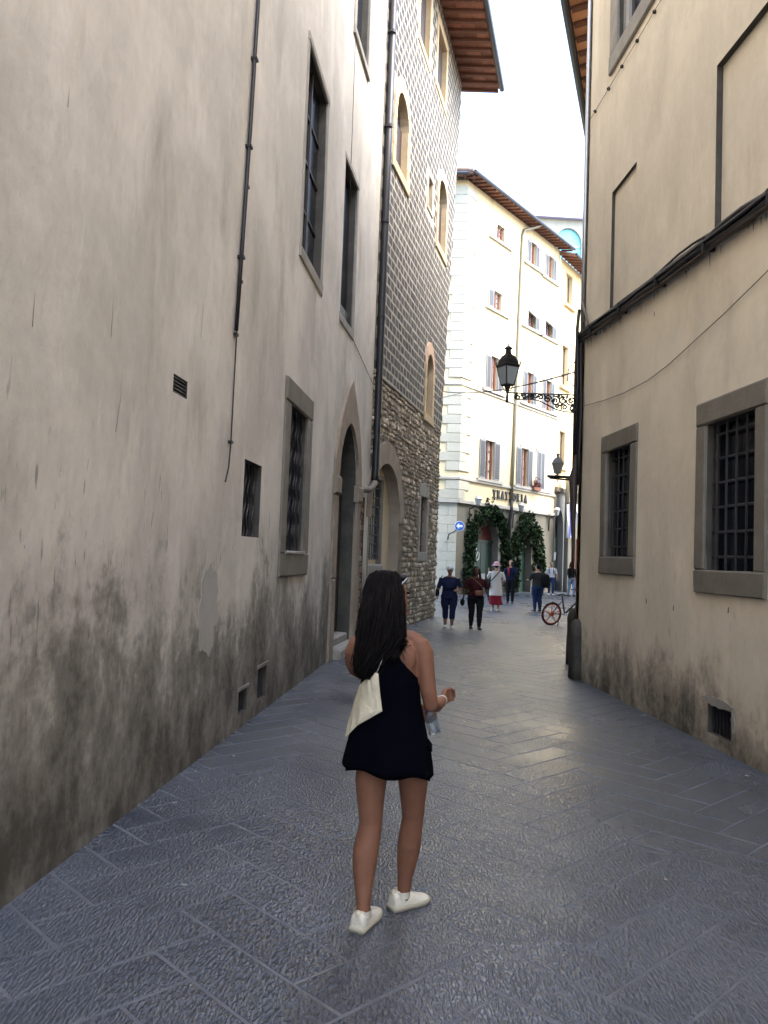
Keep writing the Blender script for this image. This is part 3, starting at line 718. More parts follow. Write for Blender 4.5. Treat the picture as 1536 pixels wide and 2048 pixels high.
# pipes and cables of the right building
cb = thing('cable_bundle', 'sagging black cable bundle and pipe crossing the tan wall below the blind windows', 'cables', FR.P(3, 4.9))
for i, (dz, o, r, am) in enumerate([(0, .06, .050, .016), (.06, .08, .030, .03), (.08, .05, .02, .025), (-.05, .07, .024, .015), (.03, .11, .02, .025), (.10, .07, .013, .03)]):
    G().tube([FR.P(-.06 + .35 * k, 5.06 - .040 * (.35 * k) + dz + am * noise.noise(Vector((k * .33, i * 7.1, 0))) * 2.0, o + .02 * noise.noise(Vector((k * .4, i * 3.3, 5)))) for k in range(25)], r, 7).build('cable', 'black_rubber' if i != 3 else 'pipe_brown', cb, True)
for k in range(6): fbox(FR, 'clip', .5 + k * 1.2, .54 + k * 1.2, 4.97 - .048 * k, 5.10 - .048 * k, 0, .13, 'iron', cb)
dp = thing('corner_downpipe', 'grey and black downpipe with cables down the corner of the tan building', 'pipe', FR.P(-.1, 0))
c = FR.P(-.07, 0, .06)
G().tube([c + Vector((.035, .03, z)) for z in (5.1, 7, 9, 12, 14.4)], .033, 10).build('upper_pipe', 'zinc', dp, True)
G().tube([c + Vector((-.02, .0, 5.1)), c + Vector((-.03, 0, 4.6)), c + Vector((-.03, 0, 3.1)), c + Vector((-.05, .0, 2.95)), c + Vector((-.04, 0, 2.3)), c + Vector((-.03, 0, 1.9)), c + Vector((-.03, 0, 1.55))], [.05, .052, .048, .07, .034, .028, .026], 10).build('lower_pipe', 'pipe_brown', dp, True)
G().tube([FR.P(.03, 5.3, .06), FR.P(.0, 4.8, .07), FR.P(.02, 4, .05), FR.P(.0, 3.2, .06), FR.P(.01, 2.85, .05)], .022, 7).build('cable', 'black_rubber', dp, True)
G().tube([c + Vector((-.04, -.05, 5.5)), c + Vector((-.06, -.05, 5.2)), c + Vector((-.04, -.06, 4.5)), c + Vector((-.05, -.05, 3.3))], .026, 7).build('cable', 'black_rubber', dp, True)
G().tube([FR.P(-.05, 5.62, .05), FR.P(.1, 5.45, .06), FR.P(.28, 5.22, .06), FR.P(.22, 5.08, .06)], .018, 7).build('cable', 'serena', dp, True)
G().tube([c + Vector((-.07, -.02, 4.72)), c + Vector((-.17, -.02, 4.6)), c + Vector((-.18, -.02, 4.42)), c + Vector((-.08, -.02, 4.34))], .008, 5).build('cable', 'black_rubber', dp, True)
sw = thing('sagging_wire', 'single thin wire sagging across the tan wall between the windows and the cables', 'wire', FR.P(3, 4))
G().tube([FR.P(a, z, .02) for a, z in ((7.0, 4.75), (6, 4.47), (5.1, 4.26), (4.4, 4.13), (3.81, 4.04), (3.1, 3.93), (2.5, 3.88), (1.7, 3.89), (.93, 3.94), (.1, 4.02))], .0045, 5).build('line', 'pipe_brown', sw)
nw = thing('nailed_wire', 'thin straight wire on small dark pegs under the upper window of the tan wall', 'wire', FR.P(3, 8.42))
G().tube([FR.P(0, 8.40, .03), FR.P(6, 8.42, .03)], .0045, 5).build('line', 'serena', nw)
for a in (.26, .85, 1.38, 1.93, 2.49, 3.05, 3.6): G().ball(FR.P(a, 8.42, .02), .026, 8, 5).build('peg', 'iron', nw)

# ------------------------------------------------------------------ tall building past the corner (only its eave shows)
Nb = thing('corner_house', 'tall house behind the tan corner, only its terracotta eave showing', 'building', FN.P(18, 0))
wallpanel(FN, 'wall', rect(0, FN.len, -.05, 13), [], .1, 'cream_plaster', Nb); core(FN, 'core_wall', 0, FN.len, 13, Nb, 'cream_plaster', gap=.05)
eave(FN, 0, FN.len, 13.0, .75, Nb, pitch=.5, tile='terracotta_lit', rowsn=2, rise=.15)
fbox(FN, 'roof', 0, FN.len, 13.3, 13.6, -8, -.15, 'roof_top', Nb)

# ------------------------------------------------------------------ trattoria building
C_ = thing('trattoria_building', 'pale yellow corner building with grey shutters, stone quoins and trattoria lettering', 'building', FC.P(5, 0))
ZT = 19.70; LC = 10.45
a1_, a2_ = arch(1.75, 4.0, -.05, 2.6, 3.65, 14), arch(6.25, 7.75, -.05, 2.45, 3.4, 14)
def shutter(fr, p, a0, a1, z0, z1, ang=0., side=1):
    """louvred leaf, hinged at a0 side, lying against the wall or tilted"""
    o1 = .06
    s = fbox(fr, 'shutter', a0, a1, z0, z1, .02, o1, 'shutter_frame', p)
    n = int((z1 - z0 - .16) / .085)
    for i in range(n):
        z = z0 + .08 + (z1 - z0 - .16) * i / n
        G().box8(fr.box(a0 + .06, a1 - .06, z, z + .078, o1 - .01, o1 + .008)).build('slat', 'shutter', s)
    return s
W = []
def fwin(fr, par, a0, a1, z0, z1, left=None, right=None, closed=False, sillm='sill', half=False):
    p = pane(fr, 'window', a0 - .02, a1 + .02, z0 - .02, z1 + .02, -.16, 'curtain', par)
    fbox(fr, 'frame', a0, a0 + .13, z0, z1, -.16, -.10, 'wood_red', p); fbox(fr, 'frame', a1 - .13, a1, z0, z1, -.16, -.10, 'wood_red', p)
    c = (a0 + a1) / 2; fbox(fr, 'mullion', c - .07, c + .07, z0, z1, -.16, -.095, 'wood_red', p)
    for k in (1, 2, 3): fbox(fr, 'glazing_bar', a0 + .1, a1 - .1, z0 + (z1 - z0) * k / 4 - .02, z0 + (z1 - z0) * k / 4 + .02, -.16, -.11, 'wood_red', p)
    fbox(fr, 'surround', a0 - .14, a1 + .14, z1, z1 + .16, -.02, .045, 'sill', p)
    for q in ((a0 - .14, a0), (a1, a1 + .14)): fbox(fr, 'surround', q[0], q[1], z0, z1 - .002, -.02, .02, 'sill', p)
    fbox(fr, 'sill', a0 - .8, a1 + .8, z0 - .13, z0 - .003, -.02, .13, 'sill', p)
    wd = (a1 - a0) * .62
    if closed:
        shutter(fr, p, a0, c - .01, z0, z1); shutter(fr, p, c + .01, a1, z0, z1)
    else:
        if left: shutter(fr, p, a0 - .02 - wd, a0 - .02, z0 + .02, z1)
        if right: shutter(fr, p, a1 + .02, a1 + .02 + wd, z0 + .02, z1)
    return p
fw = [  # a0, a1, z0, z1, left, right, closed
    (2.42, 3.30, 5.62, 7.55, 1, 1, 0), (6.22, 7.02, 5.62, 7.65, 1, 1, 0), (8.15, 9.0, 5.62, 7.72, 0, 1, 1),
    (2.72, 3.42, 10.10, 11.82, 1, 1, 0), (6.68, 7.34, 10.10, 11.82, 1, 1, 0), (8.98, 9.62, 10.10, 11.82, 1, 1, 0),
    (2.80, 3.62, 14.20, 15.15, 1, 0, 0), (6.62, 7.42, 14.25, 15.10, 0, 1, 0), (8.75, 9.55, 14.25, 15.10, 0, 1, 0),
    (2.95, 3.70, 17.8, 18.6, 0, 0, 0), (6.70, 7.30, 17.7, 18.95, 1, 1, 0), (8.90, 9.48, 17.6, 18.9, 1, 1, 0)]
wallpanel(FC, 'wall', rect(0, LC, 4.36, ZT), [rect(*q[:4]) for q in fw], .2, 'yellow_plaster', C_)
wallpanel(FC, 'lower_wall', rect(0, LC, -.05, 4.358), [a1_, a2_], .45, 'base_render', C_)
wallpanel(FCL, 'wall', rect(0, FCL.len, 4.36, ZT), [], .2, 'yellow_plaster', C_)
wallpanel(FCL, 'lower_wall', rect(0, FCL.len, -.05, 4.358), [], .2, 'white_render', C_)
mesh('core_wall', [FCL.P(0, z, -.8) for z in (-.05, ZT)] + [FCL.P(FCL.len - .9, z, -.8) for z in (-.05, ZT)] + [FC.P(LC, z, -.7) for z in (-.05, ZT)] + [FC.P(LC, z, -11) for z in (-.05, ZT)],
     [(0, 2, 3, 1), (2, 4, 5, 3), (4, 6, 7, 5), (6, 0, 1, 7), (1, 3, 5, 7)], 'yellow_plaster', C_)
wallpanel(Fr(FC.P(LC, 0)[:2], FC.P(LC, 0, -9)[:2]), 'side_wall', rect(0, 9, -.05, ZT), [], .1, 'yellow_plaster', C_)
for i, q in enumerate(fw):
    p = fwin(FC, C_, *q)
    if i in (7, 8):   # tilted blind leaf
        a0, a1, z1 = q[0], q[1], q[3]
        G().box8([FC.P(a0, z1, .05), FC.P(a1, z1, .05), FC.P(a1, z1 - .45, .5), FC.P(a0, z1 - .45, .5), FC.P(a0, z1 + .04, .07), FC.P(a1, z1 + .04, .07), FC.P(a1, z1 - .41, .52), FC.P(a0, z1 - .41, .52)]).build('awning_blind', 'shutter_frame', p)
for z0, z1, o in ((5.36, 5.49, .09), (4.26, 4.44, .12), (9.82, 9.93, .06)):
    fbox(FC, 'string_course', .0, LC, z0, z1, -.02, o, 'sill', C_, .015); fbox(FCL, 'string_course', 0, FCL.len + o, z0, z1, -.02, o, 'sill', C_, .015)
# quoins wrap the corner
z = 4.46; k = 0
while z < ZT - .4:
    if not (5.1 < z < 5.4 or 9.6 < z < 9.86):
        lo = .95 if k % 2 else .58; lo2 = .58 if k % 2 else .95; h = .44
        v = []
        for zz in (z + .012, z + h - .012):
            v += [FCL.P(FCL.len - lo2, zz, 0), FCL.P(FCL.len - lo2, zz, .045), FCL.P(FCL.len + .02, zz, .045) + FC.n * .03, FC.P(lo, zz, .045), FC.P(lo, zz, 0), FC.P(0, zz, -.05)]
        mesh('quoin', v, [(0, 1, 2, 3, 4, 5), (6, 11, 10, 9, 8, 7)] + [(i, (i + 1) % 6, 6 + (i + 1) % 6, 6 + i) for i in range(6)], 'quoin' if k % 2 else 'quoin_grey', C_)
    z += .44; k += 1
# rusticated courses on the short face, ground floor
z = .3; k = 0
while z < 4.0:
    a = 4.6 + (.5 if k % 2 else 0)
    while a < FCL.len - .1:
        a2 = min(a + 1.1, FCL.len); fbox(FCL, 'stone_block', a + .008, a2 - .008, z + .006, z + .414, -.01, .02, 'quoin', C_, .012); a = a2
    z += .42; k += 1
# eave with tiles
eave(FC, -.55, LC + .3, ZT, .68, C_, pitch=.42, rowsn=2, rise=.16); eave(FCL, 0, FCL.len + .3, ZT + .003, .62, C_, pitch=.42, rowsn=2, rise=.16)
g = G()
for i in range(46):
    a = -.55 + i * .255
    if a < LC + .3:
        for kk in range(9):
            o = .62 - kk * .42; z = ZT + .10 + kk * .128
            g.tube([FC.P(a, z, o + .05), FC.P(a, z + .135, o - .40)], [.085, .07], 7)
ro = g.build('roof_tiles', 'roof_top', C_); ro['kind'] = 'stuff'
mesh('roof', [FC.P(-.5, ZT + .12, .5), FC.P(LC + .3, ZT + .12, .5), FC.P(LC + .3, ZT + 1.7, -5), FC.P(1, ZT + 1.7, -5), FCL.P(0, ZT + .12, .5), FCL.P(0, ZT + 1.7, -5)], [(0, 1, 2, 3), (0, 3, 5, 4)], 'roof_top', C_)
# sign lettering
def text_obj(body, size, name, mat, parent, M4, extr=.02, off=0.):
    cu = bpy.data.curves.new(name, 'FONT'); cu.body = body; cu.size = size; cu.extrude = extr; cu.offset = off; cu.align_x = 'CENTER'
    tmp = bpy.data.objects.new(name, cu); COL.objects.link(tmp)
    bpy.context.view_layer.update(); dg = bpy.context.evaluated_depsgraph_get()
    me = bpy.data.meshes.new_from_object(tmp.evaluated_get(dg)); bpy.data.objects.remove(tmp); me.transform(M4)
    me.materials.clear(); return link(name, me, mat, parent)
def wall_matrix(fr, a, z, o, sx=1., sz=1.):
    p = fr.P(a, z, o); return Matrix(((fr.d.x * sx, 0, fr.n.x, p.x), (fr.d.y * sx, 0, fr.n.y, p.y), (0, sz, 0, p.z), (0, 0, 0, 1)))
for i, ch in enumerate('TRATTORIA'):
    a = 3.42 + i * .425
    text_obj(ch, .56, 'letter', 'letters', C_, wall_matrix(FC, a, 4.77, .035, .74 if ch != 'I' else 1.2, 1.0), .03, .028)
    for zz in (4.765, 5.135):
        if (ch, zz) in (('O', 4.765), ('O', 5.135), ('A', 5.135)): continue
        wd = .15 if ch != 'I' else .09
        G().box8(FC.box(a - wd, a + wd, zz, zz + .045, .006, .06)).build('serif', 'letters', C_)
# downpipe down the facade
dpc = thing('facade_downpipe', 'long grey green downpipe down the middle of the yellow trattoria facade', 'pipe', FC.P(5.2, 4))
G().tube([FC.P(6.6, 19.72, .70), FC.P(6.3, 19.5, .4), FC.P(5.75, 19.25, .1), FC.P(5.58, 18.9, .09), FC.P(5.42, 14.3, .09), FC.P(5.25, 7.5, .09), FC.P(5.1, 4.75, .1)], .085, 8).build('pipe', M.setdefault('pipe_olive', plain('pipe_olive', (.22, .20, .15), .5, .3)), dpc, True)
G().tube([FC.P(5.1, 4.75, .1), FC.P(5.02, 4.2, .18), FC.P(4.95, 3.7, .12), FC.P(4.95, .2, .1)], .09, 8).build('foot', 'iron', dpc, True)
# arched doorways
d1 = plate(FC, 'door', arch(1.70, 4.05, -.05, 2.6, 3.7, 14), -.45, -.38, 'maroon', C_)
for i in range(4): fbox(FC, 'door_leaf', 1.78 + i * .555, 2.31 + i * .555, .0, 2.5, -.38, -.33, 'green_door', d1, .01)
fbox(FC, 'transom', 1.75, 4.0, 2.51, 2.62, -.38, -.28, 'green_door', d1)
def graffiti(fr, par, strokes, o, r=.022):
    for s in strokes: G().tube([fr.P(a, z, o) for a, z in s], r, 5).build('graffiti', 'white_paint', par)
graffiti(FC, d1, [[(2.05, 1.95), (2.15, 1.7), (2.2, 1.45)], [(2.05, 1.7), (2.3, 2.1), (2.45, 2.2)], [(2.3, 1.5), (2.2, 1.4), (2.1, 1.3)], [(2.55, 2.0), (2.42, 1.8), (2.5, 1.6), (2.68, 1.7), (2.72, 1.95), (2.58, 2.03)]], -.325)
graffiti(FC, d1, [[(2.0 + .17 * k, .55), (2.02 + .17 * k, .95), (2.1 + .17 * k, .6), (2.12 + .17 * k, .98)] for k in range(8)], -.325, .02)
for q0, q1 in ((1.5, 1.75), (4.0, 4.25)): fbox(FC, 'jamb', q0, q1, 0, 2.6, -.02, .05, 'sill', d1)
voussoirs(FC, a1_[2:], arch(1.5, 4.25, 0, 2.6, 3.95, 14)[2:], -.02, .05, 'sill', d1, step=2)
d2 = plate(FC, 'door', arch(6.2, 7.8, -.05, 2.45, 3.45, 14), -.45, -.40, 'iron', C_)
fbox(FC, 'door_leaf', 6.3, 7.0, 0, 2.4, -.4, -.36, 'green_door', d2, .01); fbox(FC, 'door_leaf', 7.02, 7.7, 0, 2.4, -.4, -.36, 'green_door', d2, .01)

# ivy over both arches
ivym, t, b = newmat('ivy_leaf'); pp = pos(t)
rr = node(t, 'ShaderNodeTexWhiteNoise', noise_dimensions='3D'); ln(t, scaled(t, pp, (9, 9, 9)), rr.inputs['Vector'])
ln(t, mix(t, ramp(t, noi(t, pp, 4, 4), .3, .7), (.007, .017, .007), (.030, .055, .022)), b.inputs['Base Color']); b.inputs['Roughness'].default_value = .85; b.inputs['Specular IOR Level'].default_value = .15
M['ivy'] = ivym
def ivy(label, path, width, n, seed):
    rnd = random.Random(seed); root = thing('climbing_ivy', label, 'ivy', FC.P(path[0][0], 0, .1), 'ivy round the trattoria arches')
    G().tube([FC.P(a, z, .06) for a, z in path], .035, 6).build('stem', 'dark_wood', root)
    G().tube([FC.P(a + .12 * math.sin(z * 3), z, .08) for a, z in path], .025, 6).build('stem', 'dark_wood', root)
    seg = [(Vector((*path[i], 0)), Vector((*path[i + 1], 0))) for i in range(len(path) - 1)]; L = [(q - p).length for p, q in seg]; tot = sum(L)
    g = G(); cl = [(rnd.random() * tot, rnd.gauss(0, .7), rnd.uniform(.04, .45)) for _ in range(n // 22)]
    for i in range(n):
        u, wv, ov = rnd.choice(cl); u = min(max(u + rnd.gauss(0, .11), 0), tot - .001); wv = (wv + rnd.gauss(0, .22)) ; k = 0
        while u > L[k]: u -= L[k]; k += 1
        p, q = seg[k]; c = p + (q - p) * (u / L[k]); dv = (q - p).normalized(); nv = Vector((-dv.y, dv.x, 0))
        c = c + nv * wv * width; o = max(.02, ov * (1 - min(1, abs(wv)) * .5) + rnd.gauss(0, .06))
        if c.y < .02: continue
        P0 = FC.P(c.x, c.y, o); s = rnd.uniform(.05, .10)
        ax = Vector((rnd.gauss(0, 1), rnd.gauss(0, 1), rnd.gauss(-.4, 1))).normalized(); bx = ax.orthogonal().normalized(); bx.rotate(Matrix.Rotation(rnd.random() * 6.3, 3, ax)); cx = ax.cross(bx)
        g.add([P0 - bx * s, P0 + cx * s * .7 + ax * s * .15, P0 + bx * s, P0 - cx * s * .7 + ax * s * .15], [(0, 1, 2, 3)])
    o = g.build('foliage', 'ivy', root); return root
ivy('dark green ivy growing over the arch with the green graffitied door', [(1.0, 0), (1.05, 1.2), (1.1, 2.4), (1.4, 3.4), (2.2, 3.95), (3.0, 4.1), (3.9, 3.7), (4.5, 2.8), (4.65, 1.8), (4.7, .7)], .30, 5200, 3)
ivy('dark green ivy growing over the darker second arch right of the downpipe', [(5.5, 0), (5.5, 1.3), (5.6, 2.3), (6.0, 3.2), (6.8, 3.75), (7.7, 3.5), (8.3, 2.6), (8.5, 1.6), (8.6, .5)], .40, 5200, 4)

# trattoria wall lanterns
def wall_lamp(a, z, label):
    t = thing('wall_lamp', label, 'lamp', FC.P(a, z, .1), 'small lamps on the trattoria')
    G().tube([FC.P(a, z - .9, .04), FC.P(a, z - .2, .06), FC.P(a, z - .1, .25), FC.P(a, z, .45)], .03, 6).build('bracket', 'iron', t)
    G().lathe(FC.P(a, z, .5), [(.05, -.06), (.10, 0), (.17, .26), (.18, .28)], 8).build('globe', 'lamp_glass', t); G().lathe(FC.P(a, z + .28, .5), [(.20, 0), (.12, .1), (.03, .16)], 8).build('cap', 'zinc', t)
wall_lamp(1.05, 4.25, 'small glass wall lamp by the quoins left of the trattoria lettering')
wall_lamp(5.45, 4.25, 'small glass wall lamp below the middle of the trattoria lettering')
wall_lamp(9.75, 4.30, 'small glass wall lamp at the far end of the trattoria facade')
# planters on the sills
for i, a in enumerate((7.75,)):
    t = thing('window_planter', 'reddish potted plant on the sill between the first floor shutters', 'plant', FC.P(a, 5.6, .15))
    G().box8(FC.box(a - .4, a + .4, 5.5, 5.68, .1, .28)).build('trough', 'terracotta', t)
    g = G(); rnd = random.Random(9)
    for k in range(160):
        P0 = FC.P(a + rnd.gauss(0, .2), 5.7 + abs(rnd.gauss(0, .2)), .2 + rnd.gauss(0, .07)); s = .05; ax = Vector((rnd.gauss(0, 1), rnd.gauss(0, 1), rnd.gauss(0, 1))).normalized(); bx = ax.orthogonal().normalized(); cx = ax.cross(bx)
        g.add([P0 - bx * s, P0 + cx * s, P0 + bx * s, P0 - cx * s], [(0, 1, 2, 3)])
    g.build('foliage', 'maroon', t)

# round blue arrow sign on a bracket at the short face
sg = thing('road_sign', 'round blue road sign with white arrow on bracket beside the ivy', 'sign', at(895, 1075, 37.0))
c = at(919, 1052, 36.5); yv = Vector((0, -1, 0))
def disc(c, r, n, y0, y1, name, mat, par):
    v = [c + Vector((r * math.cos(2 * math.pi * j / n), y, r * math.sin(2 * math.pi * j / n))) for y in (y0, y1) for j in range(n)]
    return mesh(name, v, [tuple(range(n)), tuple(range(2 * n - 1, n - 1, -1))] + [(j, (j + 1) % n, n + (j + 1) % n, n + j) for j in range(n)], mat, par)
disc(c, .225, 28, .0, .02, 'sign_rim', 'white_paint', sg); disc(c, .205, 28, -.012, .0, 'sign_face', 'sign_blue', sg)
ar = [(-.15, 0), (-.02, .13), (-.02, .05), (.14, .05), (.14, -.05), (-.02, -.05), (-.02, -.13)]
mesh('arrow', [c + Vector((x, -.017, z)) for x, z in ar] + [c + Vector((x, -.012, z)) for x, z in ar], [(0, 1, 6), (1, 2, 5), (1, 5, 6), (2, 3, 4), (2, 4, 5)] , 'white_paint', sg)
G().tube([c + Vector((0, .03, 0)), c + Vector((-.2, .1, -.25)), at(898, 1068, 37.3), at(896, 1075, 37.6), at(895, 1084, 38.0)], .035, 8).build('bracket', 'serena', sg)

# ------------------------------------------------------------------ ochre house, white house, far block
Yb = thing('ochre_house', 'ochre plastered house with grey arched doorway right of the trattoria', 'building', FY.P(2, 0))
ya = arch(.0 + .12, 1.5, -.05, 3.6, 4.7, 12)
yw = [(.98, 1.95, 16.95, 18.65), (.55, 1.5, 12.0, 14.3), (.45, 1.35, 7.3, 9.25)]
wallpanel(FY, 'wall', rect(0, 7, 5.85, 19.35), [rect(*q) for q in yw], .2, 'ochre_plaster', Yb)
wallpanel(FY, 'lower_wall', rect(0, 7, -.05, 5.848), [ya], .4, 'grey_render', Yb)
core(FY, 'core_wall', 0, 7, 19.35, Yb, 'ochre_plaster', gap=.6)
for q in yw:
    p = pane(FY, 'window', q[0] - .02, q[1] + .02, q[2] - .02, q[3] + .02, -.18, 'pipe_brown', Yb)
    stone_frame(FY, p, *q, .13, 'sandstone', .03); fbox(FY, 'mullion', (q[0] + q[1]) / 2 - .03, (q[0] + q[1]) / 2 + .03, q[2], q[3], -.18, -.12, 'sandstone', p)
    fbox(FY, 'sill', q[0] - .35, q[1] + .35, q[2] - .3, q[2] - .15, -.02, .2, 'sandstone', p)
fbox(FY, 'string_course', 0, 7, 5.7, 5.95, -.02, .15, 'serena', Yb)
d3 = plate(FY, 'door', arch(.08, 1.54, -.05, 3.6, 4.75, 12), -.42, -.37, 'iron', Yb)
for i in range(2): fbox(FY, 'door_leaf', .16 + i * .68, .8 + i * .68, 0, 3.1, -.37, -.33, 'green_door', d3, .01)
graffiti(FY, d3, [[(.25 + .16 * k, 1.7 + .1 * (k % 2)), (.3 + .16 * k, 2.2), (.36 + .16 * k, 1.75), (.42 + .16 * k, 2.25)] for k in range(6)], -.32, .03)
eave(FY, -.1, 7.2, 19.4, .9, Yb, pitch=.5, rowsn=2, rise=.3)
Wb = thing('white_house', 'low white rendered house at the end of the square behind the corner', 'building', FW.P(2, 0))
wallpanel(FW, 'wall', rect(0, 6, -.05, 6.6), [rect(.42, 2.2, -.05, 5.6)], .3, 'white_render', Wb)
G().box8(FW.box(.03, 6, -.05, 6.6, -1.2, -.32)).build('core_wall', 'white_render', Wb); fbox(FW, 'door', .42, 2.2, 0, 3.0, -.3, -.25, 'maroon', Wb)
fb = thing('hanging_banner', 'blue and white banner hanging from the white house front', 'banner', at(1140, 1010, 45.2))
for k, (x0, x1, mt) in enumerate(((0, .17, 'white_paint'), (.17, .42, 'flag_blue'), (.42, .7, 'white_paint'))):
    p0 = at(1134, 1008, 45.3); g = G(); n = 6
    v = []
    for zz, sp in ((0, 1), (-.7, .9), (-1.3, .75), (-1.9, .6)):
        for x in (x0, x1):
            for y in (0, .02): v.append(p0 + Vector((x * sp, y + .12 * math.sin(x * 9 + zz * 2), zz)))
    for i in range(3):
        b0, b1 = i * 4, i * 4 + 4
        g.f += [(b0, b0 + 2, b1 + 2, b1), (b0 + 1, b1 + 1, b1 + 3, b0 + 3), (b0, b1, b1 + 1, b0 + 1), (b0 + 2, b0 + 3, b1 + 3, b1 + 2)]
    g.v = v; g.build('cloth', mt, fb)
G().tube([at(1134, 1007, 45.3), at(1150, 1003, 45.3)], .03, 6).build('pole', 'iron', fb)
Kb = thing('far_block', 'distant white block with lilac cornice and blue arched window above the roofs', 'building', (17, 76, 0))
FK = Fr((9.5, 76), (27, 77)); FKa = arch(6.0, 8.6, 28, 32.2, 33.8, 14)
wallpanel(FK, 'wall', rect(0, 16, -.05, 34.6), [FKa], .3, 'white_render', Kb); core(FK, 'core_wall', 0, 16, 34.6, Kb, 'white_render', gap=.5)
p = plate(FK, 'window', arch(5.95, 8.65, 27.9, 32.2, 33.85, 14), -.3, -.26, 'cyan_sky_pane', Kb); fbox(FK, 'glazing_bar', 6, 8.6, 32.0, 32.15, -.26, -.2, 'lilac', p)
fbox(FK, 'cornice', -.4, 16.4, 34.6, 35.2, -6, .5, 'lilac', Kb)

# ------------------------------------------------------------------ street lanterns
def lantern(name, label, c, sc, glass='lamp_glass', body='iron'):
    """four-sided wall lantern, c = middle of the glass base"""
    t = thing(name, label, 'lantern', c); c = Vector(c)
    def sq_ring(r, z): return [c + Vector((sc * r * x, sc * r * y, sc * z)) for x, y in ((1, 1), (-1, 1), (-1, -1), (1, -1))]
    rot = lambda r, z: [c + Vector((sc * r * math.cos(math.pi / 4 + k * math.pi / 2 + .5), sc * r * math.sin(math.pi / 4 + k * math.pi / 2 + .5), sc * z)) for k in range(4)]
    lo, hi = rot(.125, .0), rot(.215, .36)
    for k in range(4):
        k2 = (k + 1) % 4
        mid = sum((lo[k], lo[k2], hi[k], hi[k2]), Vector()) / 4
        q = [mid + (x - mid) * .93 for x in (lo[k], lo[k2], hi[k2], hi[k])]
        n = (q[1] - q[0]).cross(q[2] - q[0]).normalized() * .004
        G().box8([x - n for x in q] + [x + n for x in q]).build('pane', glass, t)
        G().tube([lo[k], hi[k]], .013 * sc / .9, 6).build('corner_bar', body, t)
    G().tube(lo, .014, 6, closed=True).build('lower_rim', body, t)
    G().loft([rot(.235, .35), rot(.245, .40), rot(.215, .415)]).build('upper_rim', body, t)
    rf = G().loft([rot(.215, .41), rot(.19, .50), rot(.13, .585), rot(.07, .62), rot(.055, .66)]).build('roof', body, t)
    G().lathe(c, [(.06 * sc, .655 * sc), (.05 * sc, .72 * sc), (.09 * sc, .735 * sc), (.045 * sc, .775 * sc), (.012 * sc, .80 * sc), (.008 * sc, .86 * sc)], 10).build('finial', body, rf)
    for q in rot(.24, .40): G().lathe(q, [(.018 * sc, 0), (.012 * sc, .03 * sc), (.02 * sc, .045 * sc), (.003 * sc, .08 * sc)], 6).build('spike', body, rf)
    G().lathe(c, [(.035 * sc, .0), (.07 * sc, .03 * sc), (.07 * sc, .3 * sc), (.05 * sc, .32 * sc)], 10).build('burner', 'lamp_inner', t)
    G().lathe(c, [(.012 * sc, -.36 * sc), (.032 * sc, -.335 * sc), (.026 * sc, -.30 * sc), (.02 * sc, -.17 * sc), (.055 * sc, -.05 * sc), (.06 * sc, .0)], 10).build('stem', body, t)
    for s in (-1, 1): G().tube([c + Vector((s * .1 * sc, 0, 0)), c + Vector((s * .09 * sc, 0, -.06 * sc)), c + Vector((s * .06 * sc, 0, -.11 * sc)), c + Vector((s * .02 * sc, 0, -.13 * sc))], .008, 5).build('scroll', body, t)
    return t
lc = at(1015, 770, 12.0)
lt = lantern('street_lantern', 'black wrought iron street lantern on ornate bracket at the tan corner', lc, .75)
# ornate bracket: triangular panel of scrolls out from the corner
x1 = 2.84; x0 = lc.x + .03; zt = lc.z - .115; yb = 12.0
def BP(u, v): return Vector((x0 + (x1 - x0) * u, yb, zt - v))
G().tube([BP(-.03, .0), BP(1, .0)], .011, 6).build('bracket_top', 'iron', lt)
low_e = [(.08, .05), (.12, .10), (.2, .09), (.3, .085), (.42, .10), (.55, .16), (.68, .225), (.8, .255), (.92, .262), (1.0, .25)]
G().tube([BP(*p) for p in low_e], .010, 6).build('bracket_edge', 'iron', lt)
def spiral(cu, cv, r, turns, a0, sgn=1):
    n = 22; return [BP(cu + r * (1 - .8 * i / n) * math.cos(a0 + sgn * turns * 2 * math.pi * i / n) / (x1 - x0), cv - r * (1 - .8 * i / n) * math.sin(a0 + sgn * turns * 2 * math.pi * i / n)) for i in range(n + 1)]
for cu, cv, r, tn, a0, sg_ in ((.12, .06, .045, 1.4, 2, 1), (.22, .045, .035, 1.3, 0, -1), (.34, .045, .04, 1.4, 1, 1), (.45, .05, .045, 1.3, 3, -1), (.56, .075, .06, 1.5, 0, 1), (.67, .10, .075, 1.5, 2, -1), (.78, .09, .06, 1.4, 1, 1), (.80, .19, .05, 1.4, 4, -1), (.90, .09, .075, 1.6, 3, 1), (.92, .20, .05, 1.3, 0, -1), (.70, .18, .035, 1.2, 0, 1)):
    G().tube(spiral(cu, cv, r, tn, a0, sg_), .0125, 5).build('scroll', 'iron', lt)
rnd = random.Random(5)
for i in range(34):
    u = rnd.uniform(.1, .98); vmax = max(.06, min(.24, (u - .35) * .42)); v = rnd.uniform(.01, vmax)
    p = BP(u, v); s = rnd.uniform(.022, .045); a = rnd.random() * 6.3
    G().box8([p + Vector((s * math.cos(a + k * 1.57) * (1 if k % 2 else .5), yy, s * math.sin(a + k * 1.57) * (1 if k % 2 else .5))) for yy in (-.006, .006) for k in range(4)]).build('leaf', 'iron', lt)
l2 = at(1115, 946, 20.0)
t2 = lantern('street_lantern', 'smaller grey street lantern further back past the tan corner', l2, .62, body='lamp_grey')
G().tube([l2 + Vector((-.25, 0, -.09)), l2 + Vector((.0, 0, -.09)), l2 + Vector((1.55, 0, -.12))], .035, 6).build('bracket_arm', 'iron', t2)
